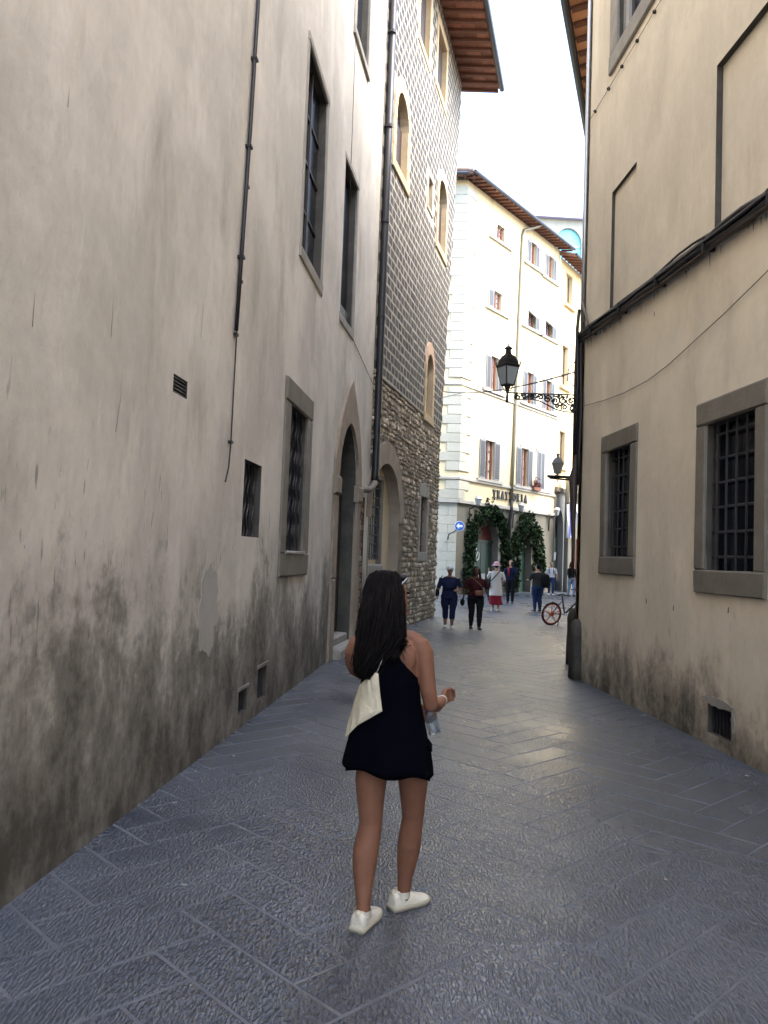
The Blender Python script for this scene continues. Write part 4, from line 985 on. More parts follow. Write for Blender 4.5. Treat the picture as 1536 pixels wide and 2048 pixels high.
G().tube([l2 + Vector((-.2, 0, -.13)), l2 + Vector((.2, 0, -.16)), l2 + Vector((.5, 0, -.14)), l2 + Vector((1.4, 0, -.2))], .022, 6).build('bracket_scroll', 'iron', t2)
# overhead wires
def wire(label, pts, r, knots=0):
    t = thing('overhead_wire', label, 'wire', pts[0]); A, Bq, sag = Vector(pts[0]), Vector(pts[1]), pts[2]
    f = lambda u: A.lerp(Bq, u) - Vector((0, 0, sag * 4 * u * (1 - u)))
    G().tube([f(i / 20) for i in range(21)], r, 5).build('line', 'pipe_brown', t)
    for k in range(knots): G().ball(f(.80 + .05 * k), r * 1.7, 6, 4).build('insulator', 'iron', t)
wire('overhead wire strung from the stone tower to the tan corner, with insulators', (FT.P(7.6, 6.55, .03), at(1150, 744, 12.05), .15), .012, 4)
wire('second overhead wire in front of the quoins of the trattoria', (FT.P(7.3, 6.3, .03), FC.P(1.9, 10.3, .1), .1), .014)

# ------------------------------------------------------------------ people
def skinm(name, col):
    m, t, b = newmat(name); p = pos(t)
    ln(t, mix(t, noi(t, p, 13, 6, .7), tuple(c * v for c, v in zip(col, (.72, .66, .66))), tuple(c * v for c, v in zip(col, (1.25, 1.25, 1.2)))), b.inputs['Base Color'])
    b.inputs['Roughness'].default_value = .62; b.inputs['Specular IOR Level'].default_value = .3; b.inputs['Subsurface Weight'].default_value = .08; b.inputs['Subsurface Radius'].default_value = (.012, .005, .003)
    bump(t, b, noi(t, p, 160, 3), .08, .002); return m
def cloth(name, col, rough=.9, var=.15, fold=.4, fs=9):
    m, t, b = newmat(name); p = pos(t)
    ln(t, mix(t, noi(t, p, 14, 5), tuple(c * (1 - var) for c in col), tuple(c * (1 + var) for c in col)), b.inputs['Base Color'])
    b.inputs['Roughness'].default_value = rough; b.inputs['Specular IOR Level'].default_value = .2
    n = bump(t, b, noi(t, scaled(t, p, (1, 1, .4)), fs, 4, .5, .6), fold, .03); bump(t, b, noi(t, p, 260, 2), .15, .002, n); return m
def hairm(name, col):
    m, t, b = newmat(name); p = pos(t)
    s = noi(t, scaled(t, p, (120, 120, 5)), 1, 4, .6)
    ln(t, mix(t, ramp(t, s, .3, .75), tuple(c * .5 for c in col), tuple(c * 1.7 for c in col)), b.inputs['Base Color'])
    b.inputs['Roughness'].default_value = .6; b.inputs['Specular IOR Level'].default_value = .12; bump(t, b, s, .6, .006); return m
M['skin_tan'] = skinm('skin_tan', (.23, .108, .066)); M['skin_brown'] = skinm('skin_brown', (.10, .048, .030)); M['skin_mid'] = skinm('skin_mid', (.26, .125, .08)); M['skin_fair'] = skinm('skin_fair', (.48, .27, .19))
M['black_dress'] = cloth('black_dress', (.0022, .0026, .005), 1.); M['black_dress'].node_tree.nodes['Principled BSDF'].inputs['Specular IOR Level'].default_value = .03; M['navy'] = cloth('navy', (.012, .016, .045)); M['purple'] = cloth('purple', (.09, .08, .20)); M['maroon_tee'] = cloth('maroon_tee', (.045, .008, .010))
M['black_cloth'] = cloth('black_cloth', (.008, .008, .010)); M['white_cloth'] = cloth('white_cloth', (.66, .62, .58), fold=.6); M['red_cloth'] = cloth('red_cloth', (.22, .016, .03)); M['grey_cloth'] = cloth('grey_cloth', (.035, .04, .038))
M['denim'] = cloth('denim', (.02, .04, .11)); M['light_denim'] = cloth('light_denim', (.20, .29, .42)); M['pink_hat'] = cloth('pink_hat', (.62, .36, .40)); M['white_tee'] = cloth('white_tee', (.60, .60, .62)); M['canvas'] = cloth('canvas', (.66, .60, .44), fold=.9, fs=14)
M['shoe_white'] = plain('shoe_white', (.74, .70, .58), .6, 0, .12, 20, .2, 60); M['sole'] = plain('sole', (.46, .42, .32), .7, 0, .15, 20); M['leather'] = plain('leather', (.16, .06, .025), .5, 0, .3, 12, .2); M['shoe_dark'] = plain('shoe_dark', (.015, .015, .017), .6)
M['hair_dark'] = hairm('hair_dark', (.006, .0042, .004)); M['hair_black'] = hairm('hair_black', (.006, .005, .005)); M['hair_grey'] = hairm('hair_grey', (.5, .5, .5)); M['hair_brown'] = hairm('hair_brown', (.05, .025, .015))
M['eye'] = plain('eye', (.02, .015, .012), .3); M['lips'] = plain('lips', (.22, .07, .06), .5)
mb, t, b = newmat('bottle_plastic'); b.inputs['Transmission Weight'].default_value = .85; b.inputs['Roughness'].default_value = .12; b.inputs['IOR'].default_value = 1.33
ln(t, mix(t, noi(t, pos(t), 30, 3), (.62, .74, .86), (.85, .92, .98)), b.inputs['Base Color']); bump(t, b, noi(t, pos(t), 55, 3), .8, .01); M['bottle'] = mb

def fuse(name, g, voxel, mat, parent, smooth=4, decim=None):
    """melt overlapping closed shapes into one continuous skin"""
    me = bpy.data.meshes.new(name); me.from_pydata([tuple(v) for v in g.v], [], g.f); me.update()
    o = bpy.data.objects.new(name, me); COL.objects.link(o)
    bm = bmesh.new(); bm.from_mesh(me); bmesh.ops.recalc_face_normals(bm, faces=bm.faces); bm.to_mesh(me); bm.free()
    r = o.modifiers.new('r', 'REMESH'); r.mode = 'VOXEL'; r.voxel_size = voxel
    s = o.modifiers.new('s', 'SMOOTH'); s.iterations = smooth; s.factor = .5
    dg = bpy.context.evaluated_depsgraph_get(); me2 = bpy.data.meshes.new_from_object(o.evaluated_get(dg))
    bpy.data.objects.remove(o); bpy.data.meshes.remove(me)
    me2.polygons.foreach_set('use_smooth', [True] * len(me2.polygons)); me2.materials.clear()
    return link(name, me2, mat, parent)

def ell(c, rx, ry, n=16, yaw=0., sup=1.):
    c = Vector(c); out = []
    for j in range(n):
        t = 2 * math.pi * j / n; x = math.copysign(abs(math.cos(t)) ** sup, math.cos(t)) * rx; y = math.copysign(abs(math.sin(t)) ** sup, math.sin(t)) * ry
        out.append(c + Vector((x * math.cos(yaw) - y * math.sin(yaw), x * math.sin(yaw) + y * math.cos(yaw), 0)))
    return out

def hand(g, wrist, direction, side_v, curl, s=1., thumb=1):
    """palm and five fingers; direction = along the hand, side_v = across the knuckles towards the thumb"""
    w = Vector(wrist); d = Vector(direction).normalized(); x = Vector(side_v); x = (x - d * x.dot(d)).normalized(); n = d.cross(x)
    g.tube([w, w + d * .035 * s, w + d * .085 * s], [(.020 * s, .026 * s), (.016 * s, .038 * s), (.013 * s, .038 * s)], 10) if False else None
    for k in range(4): g.tube([w - d * .005, w + d * .04 * s + x * (.026 - .0175 * k) * s * .8, w + d * .088 * s + x * (.030 - .019 * k) * s], [.018 * s, .015 * s, .011 * s], 8)
    for k, L in enumerate((.068, .076, .070, .054)):
        p = w + d * .085 * s + x * (.030 - .019 * k) * s; pts = [p]; a = 0
        for seg, cu in ((.45, .45), (.32, 1.0), (.25, .8)):
            a += curl * cu; p = p + (d * math.cos(a) + n * math.sin(a)) * (L * seg * s); pts.append(p)
        g.tube(pts, [.0095 * s, .009 * s, .0085 * s, .0065 * s], 8)
    b0 = w + d * .025 * s + x * .026 * s; e0 = (d * .75 + x * .38 + n * .4 * thumb).normalized() * .036 * s; g.tube([b0, b0 + e0, b0 + e0 + (d * .75 - x * .1 + n * .75 * thumb).normalized() * .028 * s, b0 + e0 + (d * .6 - x * .3 + n * .9 * thumb).normalized() * .05 * s], [.014 * s, .0115 * s, .0105 * s, .008 * s], 8)

def headgeo(g, c, f, r=1.):
    """head at c looking along f"""
    c = Vector(c); f = Vector(f).normalized(); x = Vector((f.y, -f.x, 0)).normalized(); u = x.cross(f) if x.cross(f).z > 0 else -x.cross(f)
    rings = []
    for z, ry, rx, oy in ((-.112, .025, .028, .055), (-.095, .055, .045, .035), (-.06, .082, .062, .012), (-.02, .094, .070, .0), (.03, .097, .074, -.004), (.07, .088, .068, -.006), (.10, .062, .050, -.008), (.118, .028, .024, -.008)):
        rings.append([c + f * (oy * r + ry * r * math.sin(2 * math.pi * j / 18)) + x * (rx * r * math.cos(2 * math.pi * j / 18)) + u * z * r for j in range(18)])
    g.loft(rings)
    g.tube([c + f * .088 * r + u * .018 * r, c + f * .112 * r - u * .022 * r, c + f * .092 * r - u * .034 * r], [.008 * r, .013 * r, .010 * r], 8)
    g.ball(c + f * .086 * r - u * .064 * r, (.02 * r, .02 * r, .010 * r)); g.ball(c + f * .080 * r - u * .098 * r, .02 * r)
    for s in (-1, 1):
        g.ball(c + x * s * .073 * r - u * .008 * r - f * .008 * r, (.010 * r, .020 * r, .028 * r), 8, 6)
    return x, u
def facebits(c, f, par, r=1.):
    c = Vector(c); f = Vector(f).normalized(); x = Vector((f.y, -f.x, 0)).normalized(); u = x.cross(f) if x.cross(f).z > 0 else -x.cross(f)
    for s in (-1, 1):
        G().ball(c + f * .086 * r + x * s * .030 * r + u * .012 * r, (.013 * r, .013 * r, .008 * r), 8, 6).build('eye', 'eye', par)
        G().tube([c + f * .088 * r + x * s * .014 * r + u * .034 * r, c + f * .084 * r + x * s * .046 * r + u * .034 * r], .005 * r, 5).build('eyebrow', 'hair_dark', par)
    G().tube([c + f * .098 * r - x * .02 * r - u * .064 * r, c + f * .104 * r - u * .064 * r, c + f * .098 * r + x * .02 * r - u * .064 * r], .006 * r, 6).build('mouth', 'lips', par)

def shoegeo(heel, toe, s=1., h=.075, w=.042):
    """upper and sole rings from heel to toe"""
    heel, toe = Vector(heel), Vector(toe); d = (toe - heel); L = d.length; d.normalize(); x = Vector((d.y, -d.x, 0)).normalized(); u = Vector((0, 0, 1))
    up, sole = G(), G()
    prof = [(.0, .030, .070), (.04, .037, .078), (.12, .040, .080), (.25, .040, .074), (.42, .042, .066), (.6, .047, .052), (.78, .046, .040), (.92, .036, .033), (1.0, .016, .026)]
    rings = []
    for q, hw, hh in prof:
        c = heel + d * L * q; hw *= s; hh *= s * h / .075
        rings.append([c + x * hw * a + u * (.016 * s + (hh - .016 * s) * b_) for a, b_ in ((-1, 0), (-1.0, .35), (-.86, .75), (-.45, 1), (.45, 1), (.86, .75), (1.0, .35), (1, 0))])
    up.loft(rings)
    sole.loft([[heel + d * (L * q + (-.006 if q == 0 else .006 if q == 1 else 0)) + x * (hw * s + .004) * a + u * b_ * s for a, b_ in ((-1, .001), (-1, .024), (1, .024), (1, .001))] for q, hw, hh in prof])
    return up, sole

def person(label, loc, yaw, h, wide=1., skin='skin_mid', top=('white_tee', .5), bottom=('denim', 'trousers'), shoes='shoe_dark', hair=('hair_dark', 'short'), stride=.0, arms=None, look=None, belly=0., group='people in the square'):
    k = h / 1.65; Mx = Matrix.Translation(loc) @ Matrix.Rotation(yaw, 4, 'Z') @ Matrix.Scale(k, 4); w_ = wide
    t = thing('person', label, 'person', loc, group)
    L = lambda *p: Mx @ Vector(p)
    def xf(g): g.v = [Mx @ v for v in g.v]; return g
    arms = arms or [((-.25, .02, 1.05), (-.24, .12, .83)), ((.25, .02, 1.05), (.24, .12, .83))]
    foot = {-1: stride, 1: -stride}
    def legs(g, r, zend=.07, zt=.86):
        for s in (-1, 1):
            f = foot[s]; pts = [(s * .085 * w_, 0, zt), (s * .09 * w_, f * .35 + .01, .66), (s * .09, f * .6 + .03, .47), (s * .088, f * .8, .32), (s * .085, f - .01, .07)]
            rad = [.088 * w_, .078 * w_, .056 * w_, .052 * w_, .036]
            out = [(p, q) for p, q in zip(pts, rad) if p[2] >= zend - .01]
            if zend > .1: out.append(((s * .087, f * .9, zend), .047 * w_))
            g.tube([p for p, _ in out], [q + r for _, q in out], 12)
    tor = [(.78, .150, .108), (.88, .158, .112), (.98, .142, .100), (1.08, .140, .100 + belly), (1.2, .152, .105 + belly * .5), (1.30, .158, .088), (1.355, .115, .07), (1.385, .06, .055)]
    def torso(g, r, z0, z1): g.loft([ell((0, .0 + (belly * .3 if 1 < z < 1.25 else 0), z), rx * w_ + r, ry * (1 + (w_ - 1) * .8) + r, 16, 0, .9) for z, rx, ry in tor if z0 <= z <= z1])
    def armg(g, r, frac, handon=False):
        for s, (e, wv) in zip((-1, 1), arms):
            sh = Vector((s * .165 * w_, 0, 1.315)); e, wv = Vector(e), Vector(wv)
            full = [(sh, .05 * w_), (sh.lerp(e, .5), .044 * w_), (e, .037 * w_), (e.lerp(wv, .4), .036), (wv, .024)]
            n = max(2, round(1 + frac * 4)); full = full[:n]
            g.tube([p for p, _ in full], [q + r for _, q in full], 10)
            if handon: hand(g, wv, (wv - e), Vector((0, 1, .2)) if abs((wv - e).normalized().y) < .8 else Vector((-s, 0, .3)), .5, 1.)
    g = G(); legs(g, 0); torso(g, 0, .7, 1.4); armg(g, 0, 1, True); g.tube([(0, -.005, 1.35), (0, .008, 1.45)], [.052, .048], 12)
    lk = Vector(look) if look else Vector((0, 1, 0)); hc = Vector((0, .02, 1.53)); headgeo(g, hc, lk, .97)
    body = fuse('body', xf(g), .0125 * k, skin, t, 3)
    facebits(L(*hc), Mx.to_3x3() @ lk, t, .97 * k)
    # clothes
    if top:
        g = G(); torso(g, .016, .84 if bottom[1] != 'skirt' else .84, 1.37); armg(g, .013, top[1]); fuse('top', xf(g), .014 * k, top[0], t, 4)
    if bottom[1] in ('trousers', 'cropped'):
        g = G(); legs(g, .014, .05 if bottom[1] == 'trousers' else .24); torso(g, .010, .7, 1.0); fuse('trousers', xf(g), .014 * k, bottom[0], t, 3)
    elif bottom[1] == 'skirt':
        g = G(); g.loft([ell((.02 * math.sin(z * 9), 0, z), rx, ry, 20) for z, rx, ry in ((.22, .235, .20), (.4, .215, .18), (.6, .20, .16), (.8, .18, .14), (1.0, .15, .11))]); fuse('skirt', xf(g), .014 * k, bottom[0], t, 3)
    for s in (-1, 1):
        f = foot[s]; u, so = shoegeo((s * .085, f - .06, 0), (s * .1, f + .17, 0)); sh = xf(u).build('shoe', shoes, t, True); xf(so).build('sole', 'sole' if shoes == 'shoe_white' else 'shoe_dark', sh)
    hm, st = hair; g = G(); x, y, z = hc; b_ = -lk.normalized()
    g.ball(hc + Vector((0, 0, .025)) + b_ * .018, (.082, .098, .105), 14, 10)
    if st == 'long':
        g.tube([hc + b_ * .05 + Vector((0, 0, .03)), hc + b_ * .075 + Vector((0, 0, -.08)), hc + b_ * .085 + Vector((0, 0, -.22)), hc + b_ * .085 + Vector((0, 0, -.3))], [(.07, .085), (.05, .10), (.045, .10), (.02, .07)], 12)
        for s in (-1, 1): g.tube([hc + Vector((s * .06, -.01, .06)), hc + Vector((s * .085, 0, -.03)), hc + Vector((s * .095, .02, -.16)), hc + Vector((s * .085, .04, -.26))], [.03, .035, .035, .015], 8)
    if st == 'bun': g.ball(hc + b_ * .1 + Vector((0, 0, .07)), .045)
    # keep the face clear
    fz = [v for v in g.v]
    g.v = [v - lk.normalized() * max(0, (v - hc).dot(lk.normalized()) - .045) * (1.0 if abs((v - hc).z) < .085 else .4) for v in fz]
    fuse('hair', xf(g), .012 * k, hm, t, 2)
    return t, L, Mx
def xg(Mx, g): g.v = [Mx @ Vector(v) for v in g.v]; return g

# woman with a pale cap, navy top and cropped trousers
t, L, Mx = person('woman in pale cap, purple and navy top, cropped navy trousers, walking towards the alley', (1.66, 19.75, 0), math.pi - .05, 1.50, 1.25, 'skin_mid', ('navy', .45), ('navy', 'cropped'), 'shoe_white', ('hair_grey', 'short'), .10,
                  [((-.30, .02, 1.06), (-.2, .2, 1.03)), ((.30, -.02, 1.05), (.31, .03, .84))], None, .05, 'people walking towards the alley')
g = G(); g.loft([ell((0, .0, z), rx, ry, 18) for z, rx, ry in ((1.12, .21, .155), (1.2, .213, .15), (1.30, .21, .118))]); xg(Mx, g).build('yoke', 'purple', t, True)
g = G(); g.ball((0, .0, 1.575), (.096, .115, .085), 14, 8); xg(Mx, g).build('cap', 'white_tee', t, True)
bg_ = thing('shoulder_bag', 'dark shoulder bag on the arm of the woman in pale cap', 'bag', L(.33, 0, .8)); g = G(); g.ball((.32, -.03, .92), (.055, .10, .13), 12, 8); xg(Mx, g).build('pouch', 'black_cloth', bg_, True); xg(Mx, G().tube([(.31, -.03, 1.02), (.24, -.02, 1.3), (.2, -.05, 1.38)], .014, 6)).build('strap', 'black_cloth', bg_)
# woman in maroon
t, L, Mx = person('woman in dark maroon t-shirt with long dark hair and black trousers, walking', (2.30, 19.72, 0), math.pi + .04, 1.50, 1.22, 'skin_brown', ('maroon_tee', .4), ('black_cloth', 'trousers'), 'shoe_dark', ('hair_black', 'long'), .16,
                  [((-.30, -.03, 1.06), (-.33, .06, .84)), ((.30, .02, 1.06), (.33, .02, .84))], None, .03, 'people walking towards the alley')
for dx in (-.05, 0, .05):
    g = G().tube([(dx, .135, 1.16 - abs(dx) * .5), (dx, .128, 1.25 - abs(dx) * .5)], .012, 6); xg(Mx, g).build('shirt_print', 'canvas', t)
bg_ = thing('brown_bag', 'brown leather bag worn in front by the woman in maroon', 'bag', L(-.05, .2, .9)); g = G(); g.loft([ell((-.06, .17, z), rx, .05, 14, 0, .6) for z, rx in ((.88, .10), (.92, .125), (1.0, .12), (1.03, .10))]); xg(Mx, g).build('pouch', 'leather', bg_, True); xg(Mx, G().tube([(-.17, .17, 1.0), (-.12, .165, 1.15), (.05, .13, 1.3), (.13, .05, 1.38)], .012, 6)).build('strap', 'leather', bg_)
bg_ = thing('hand_bag', 'small black handbag hanging beside the woman in maroon', 'bag', L(.4, 0, .7)); g = G(); g.ball((.36, .05, .70), (.06, .10, .10), 10, 8); xg(Mx, g).build('pouch', 'black_cloth', bg_, True); xg(Mx, G().tube([(.35, -.02, .78), (.34, .05, .84), (.35, .12, .78)], .01, 6)).build('handle', 'black_cloth', bg_)
# woman with pink hat, white tunic, red skirt
t, L, Mx = person('woman seen from behind in pink hat, long white tunic and red skirt', (3.78, 26.8, 0), -.05, 1.60, 1.1, 'skin_fair', ('white_cloth', .8), ('red_cloth', 'skirt'), 'shoe_white', ('hair_dark', 'short'), .06,
                  [((-.27, .05, 1.12), (-.24, .16, 1.33)), ((.28, .0, 1.08), (.22, .16, .98))])
g = G(); g.loft([ell((0, 0, z), rx, ry, 20) for z, rx, ry in ((.52, .23, .19), (.7, .215, .175), (.9, .19, .155), (1.1, .175, .135), (1.3, .18, .11))]); fuse('tunic', xg(Mx, g), .014, 'white_cloth', t, 3)
g = G(); g.ball((0, .0, 1.60), (.105, .12, .085), 16, 8); g.lathe((0, 0, 1.555), [(.10, -.01), (.165, -.022), (.17, -.012), (.1, .02)], 18); fuse('hat', xg(Mx, g), .011, 'pink_hat', t, 2)
bg_ = thing('sling_bag', 'dark sling bag on the back of the woman in pink hat', 'bag', L(-.25, 0, .8)); g = G(); g.ball((-.24, -.04, .88), (.05, .09, .13), 10, 8); xg(Mx, g).build('pouch', 'black_cloth', bg_, True); xg(Mx, G().tube([(-.2, -.12, 1.0), (-.03, -.155, 1.2), (.12, -.11, 1.36)], .016, 6)).build('strap', 'black_cloth', bg_)
# man behind her taking a picture
t, L, Mx = person('man in dark navy jacket with red scarf holding a phone to his face', (5.05, 31.8, 0), math.pi - .2, 1.70, 1.05, 'skin_fair', ('navy', 1.), ('black_cloth', 'trousers'), 'shoe_dark', ('hair_brown', 'short'), .03,
                  [((-.22, .16, 1.12), (-.06, .22, 1.44)), ((.26, .04, 1.06), (.2, .14, .92))])
xg(Mx, G().tube([(.09, .1, 1.37), (.06, .14, 1.2), (.07, .135, 1.02)], [.035, .04, .03], 8)).build('scarf', 'red_cloth', t, True)
ph = thing('phone', 'small phone held up by the man in navy jacket', 'phone', L(-.06, .3, 1.5)); xg(Mx, G().box8([(-.09, .29, 1.44), (-.02, .29, 1.44), (-.02, .30, 1.44), (-.09, .30, 1.44), (-.09, .29, 1.58), (-.02, .29, 1.58), (-.02, .30, 1.58), (-.09, .30, 1.58)])).build('case', 'iron', ph)
# man in grey
t, L, Mx = person('man seen from behind in dark grey shirt and dark jeans, standing', (5.29, 27.5, 0), .25, 1.60, 1.22, 'skin_fair', ('grey_cloth', .5), ('denim', 'trousers'), 'shoe_dark', ('hair_black', 'short'), .02,
                  [((-.30, .05, 1.08), (-.26, .24, 1.08)), ((.31, .0, 1.05), (.30, .08, .84))], (-.35, .94, 0))
bp_ = thing('backpack', 'black backpack hanging on the shoulder of the man in grey', 'backpack', L(.25, -.1, .8)); g = G(); g.loft([ell((.22, -.17, z), rx, ry, 14, 0, .6) for z, rx, ry in ((.82, .10, .06), (.88, .14, .09), (1.1, .14, .09), (1.25, .12, .07), (1.3, .07, .04))]); xg(Mx, g).build('sack', 'black_cloth', bp_, True); xg(Mx, G().tube([(.2, -.12, 1.28), (.19, -.02, 1.38), (.2, .12, 1.25), (.24, .1, 1.0)], .022, 6)).build('strap', 'black_cloth', bp_)
# woman in white tee
t, L, Mx = person('woman in white t-shirt and blue jeans with white shoes walking in the far square', (8.6, 41.2, 0), math.pi - .15, 1.66, 1.1, 'skin_fair', ('white_tee', .4), ('denim', 'trousers'), 'shoe_white', ('hair_brown', 'bun'), .14,
                  [((-.26, .0, 1.06), (-.28, .05, .82)), ((.26, .0, 1.06), (.27, .08, .84))])
for s in (-1, 1): xg(Mx, G().tube([(s * .11, .13, 1.05), (s * .11, .135, 1.2), (s * .11, .06, 1.37)], .016, 6)).build('backpack_strap', 'black_cloth', t)
# person cut off by the corner
t, L, Mx = person('person in black top and light blue jeans half hidden behind the tan corner', (9.44, 40.4, 0), math.pi + .6, 1.72, 1.1, 'skin_fair', ('black_cloth', .9), ('light_denim', 'trousers'), 'shoe_dark', ('hair_brown', 'long'), .10)

# ------------------------------------------------------------------ the woman in the black dress
WL = thing('person', 'woman from behind in black racerback dress with long dark hair and white sneakers', 'person', (.06, 3.88, 0), 'woman in front')
def row(px, py, hw, Y, ry=None):
    c = at(px, py, Y); r = hw / FPX * Y * 1.0; return c, r, ry if ry else r * 1.06
g = G()
LLEG = [(756, 1470, 28, 3.90, .075), (748, 1520, 33, 3.90, .082), (742, 1560, 31.5, 3.90, .078), (741, 1605, 26.5, 3.895, .066), (742, 1645, 23, 3.885, .055), (737, 1672, 24.5, 3.875, .058), (731, 1705, 25.5, 3.86, .062), (728, 1745, 22, 3.84, .052), (727, 1785, 16.5, 3.815, .042), (727, 1815, 13.5, 3.80, .037), (726, 1840, 13, 3.795, .036)]
RLEG = [(806, 1470, 28, 3.92, .075), (817, 1520, 32, 3.93, .08), (826, 1560, 30, 3.945, .076), (826, 1600, 25, 3.965, .064), (826, 1635, 21.5, 3.985, .054), (822, 1660, 22.5, 3.995, .056), (818, 1690, 23.5, 4.0, .060), (814, 1725, 19.5, 4.01, .050), (810, 1755, 15, 4.015, .040), (808, 1780, 13, 4.02, .036), (806, 1802, 12.5, 4.02, .036)]
for leg in (LLEG, RLEG):
    rings = []
    for q in leg:
        c, rx, ry = row(*q); rings.append(ell(c, rx, ry, 18))
    g.loft(rings)
TOR = [(779, 1530, 60, 3.915, .105), (780, 1490, 62, 3.915, .115), (783, 1450, 54, 3.92, .10), (784, 1415, 47, 3.92, .085), (782, 1380, 49, 3.92, .092), (780, 1345, 55, 3.92, .098), (778, 1312, 60, 3.92, .088), (777, 1288, 58, 3.925, .070), (776, 1272, 40, 3.935, .058), (776, 1262, 26, 3.94, .05)]
g.loft([ell(row(*q)[0], row(*q)[1], q[4], 20, 0, .92) for q in TOR])
g.tube([at(776, 1275, 3.935), at(776, 1240, 3.955)], [.050, .046], 14)
# shoulder blades
g.ball(at(838, 1293, 3.92), (.05, .05, .052)); g.ball(at(715, 1292, 3.922), (.048, .05, .05)); g.tube([at(776, 1262, 3.94), at(838, 1282, 3.925)], [.04, .036], 10); g.tube([at(776, 1262, 3.94), at(716, 1281, 3.925)], [.04, .034], 10)
g.ball(at(748, 1318, 3.865), (.05, .03, .06)); g.ball(at(812, 1318, 3.865), (.05, .03, .06))
HC = at(781, 1203, 3.96); HF = Vector((.72, .69, .10))
headgeo(g, HC, HF, 1.0)
# right arm bent forward, loosely closed hand
RA = [(at(838, 1286, 3.92), .046), (at(847, 1305, 3.915), .049), (at(852, 1345, 3.905), .043), (at(857, 1385, 3.895), .039), (at(862, 1410, 3.90), .037), (at(872, 1410, 3.97), .036), (at(881, 1404, 4.05), .028), (at(886, 1399, 4.11), .0215)]
g.tube([p for p, _ in RA], [r for _, r in RA], 14)
hand(g, at(886, 1399, 4.11), at(894, 1392, 4.20) - at(886, 1399, 4.11), Vector((-.2, .2, 1)), 1.15, .95)
# left arm: elbow forward, forearm crossing in front to the bottle
LA = [(at(716, 1286, 3.92), .044), (at(708, 1302, 3.925), .044), (at(706, 1325, 3.96), .040), (at(711, 1338, 4.02), .037), (at(730, 1348, 4.10), .034), (at(775, 1385, 4.17), .030), (at(826, 1418, 4.18), .022)]
g.tube([p for p, _ in LA], [r for _, r in LA], 14)
hand(g, at(826, 1418, 4.18), at(856, 1432, 4.17) - at(826, 1418, 4.18), Vector((0, .3, 1)), .8, .95)
fuse('body', g, .0062, 'skin_tan', WL, 7)
facebits(HC, HF, WL, 1.0)
# dress
g = G(); n = 44
DR = [(780, 1350, 57, 3.92, .108), (780, 1375, 59, 3.92, .108), (780, 1405, 62, 3.92, .108), (779, 1435, 69, 3.92, .118), (777, 1470, 77, 3.915, .132), (776, 1505, 84, 3.915, .142), (775, 1530, 87, 3.915, .150), (775, 1543, 88, 3.915, .153)]
rings = []
for i, q in enumerate(DR):
    c, rx, _ = row(*q); u = i / (len(DR) - 1); ring = []
    for j in range(n):
        a = 2 * math.pi * j / n; fold = 1 + (.05 * u * u) * math.sin(a * 7 + 1.3 * math.sin(a * 2)) + .03 * u * noise.noise(Vector((math.cos(a) * 2, math.sin(a) * 2, u * 3)))
        dz = (.022 * math.cos(a * 1 + 2.6) + .010 * math.sin(a * 5)) * max(0, u - .7) / .3
        ring.append(c + Vector((rx * fold * math.cos(a), q[4] * fold * math.sin(a), dz)))
    rings.append(ring)
inner = [[c0 + (v - c0) * .96 + Vector((0, 0, .004)) for v in rings[-1 - k]] for k in range(3) for c0 in [sum(rings[-1 - k], Vector()) / n]]
g.loft(rings + inner, cap=False)
def yoke(g, rows, back=True):
    """strip of cloth hugging the back (or chest) above the armholes: (py, px0, px1)"""
    nn = 14; grid = []
    for py, x0, x1 in rows:
        k = min(range(len(TOR) - 1), key=lambda i: 0 if TOR[i][1] >= py >= TOR[i + 1][1] else 9)
        A, B_ = TOR[k], TOR[k + 1]; u = (A[1] - py) / (A[1] - B_[1]); cx, hw, ry = [A[i] + (B_[i] - A[i]) * u for i in (0, 2, 4)]
        hw += 5; ry += .013; line = []
        for j in range(nn + 1):
            px = x0 + (x1 - x0) * j / nn; e = max(-.995, min(.995, (px - cx) / hw)); dy = ry * (1 - abs(e) ** 2.2) ** .5
            line.append(at(px, py, 3.92 + (-dy if back else dy)))
        grid.append(line)
    v = [p for l in grid for p in l]; m_ = nn + 1; off = Vector((0, .008 if back else -.008, 0))
    f = [(i * m_ + j, i * m_ + j + 1, (i + 1) * m_ + j + 1, (i + 1) * m_ + j) for i in range(len(grid) - 1) for j in range(nn)]
    N0 = len(v); v2 = v + [p + off for p in v]; f2 = f + [tuple(N0 + k for k in q[::-1]) for q in f]
    bd = [j for j in range(m_)] + [i * m_ + nn for i in range(1, len(grid))] + [(len(grid) - 1) * m_ + j for j in range(nn - 1, -1, -1)] + [i * m_ for i in range(len(grid) - 2, 0, -1)]
    f2 += [(bd[i], bd[(i + 1) % len(bd)], N0 + bd[(i + 1) % len(bd)], N0 + bd[i]) for i in range(len(bd))]
    g.add(v2, f2)
yoke(g, [(1372, 728, 834), (1356, 727, 834), (1346, 733, 825), (1334, 741, 813), (1320, 751, 802), (1306, 758, 795), (1296, 760, 793), (1284, 762, 792)])
yoke(g, [(1372, 728, 834), (1350, 732, 830), (1335, 738, 822), (1318, 742, 814), (1300, 745, 808)], False)
dress = g.build('dress', 'black_dress', WL, True)
dg_ = G(); dg_.tube([at(764, 1288, 3.85), at(750, 1272, 3.89), at(748, 1268, 3.94), at(752, 1300, 4.005)], .008, 6); dg_.tube([at(790, 1288, 3.85), at(806, 1272, 3.89), at(808, 1270, 3.94), at(800, 1300, 4.005)], .008, 6); dg_.build('strap', 'black_dress', dress)
G().tube([at(855, 1478, 3.88), at(859, 1490, 3.88), at(863, 1503, 3.885)], [.006, .014, .004], 6).build('side_tie', 'black_dress', dress)
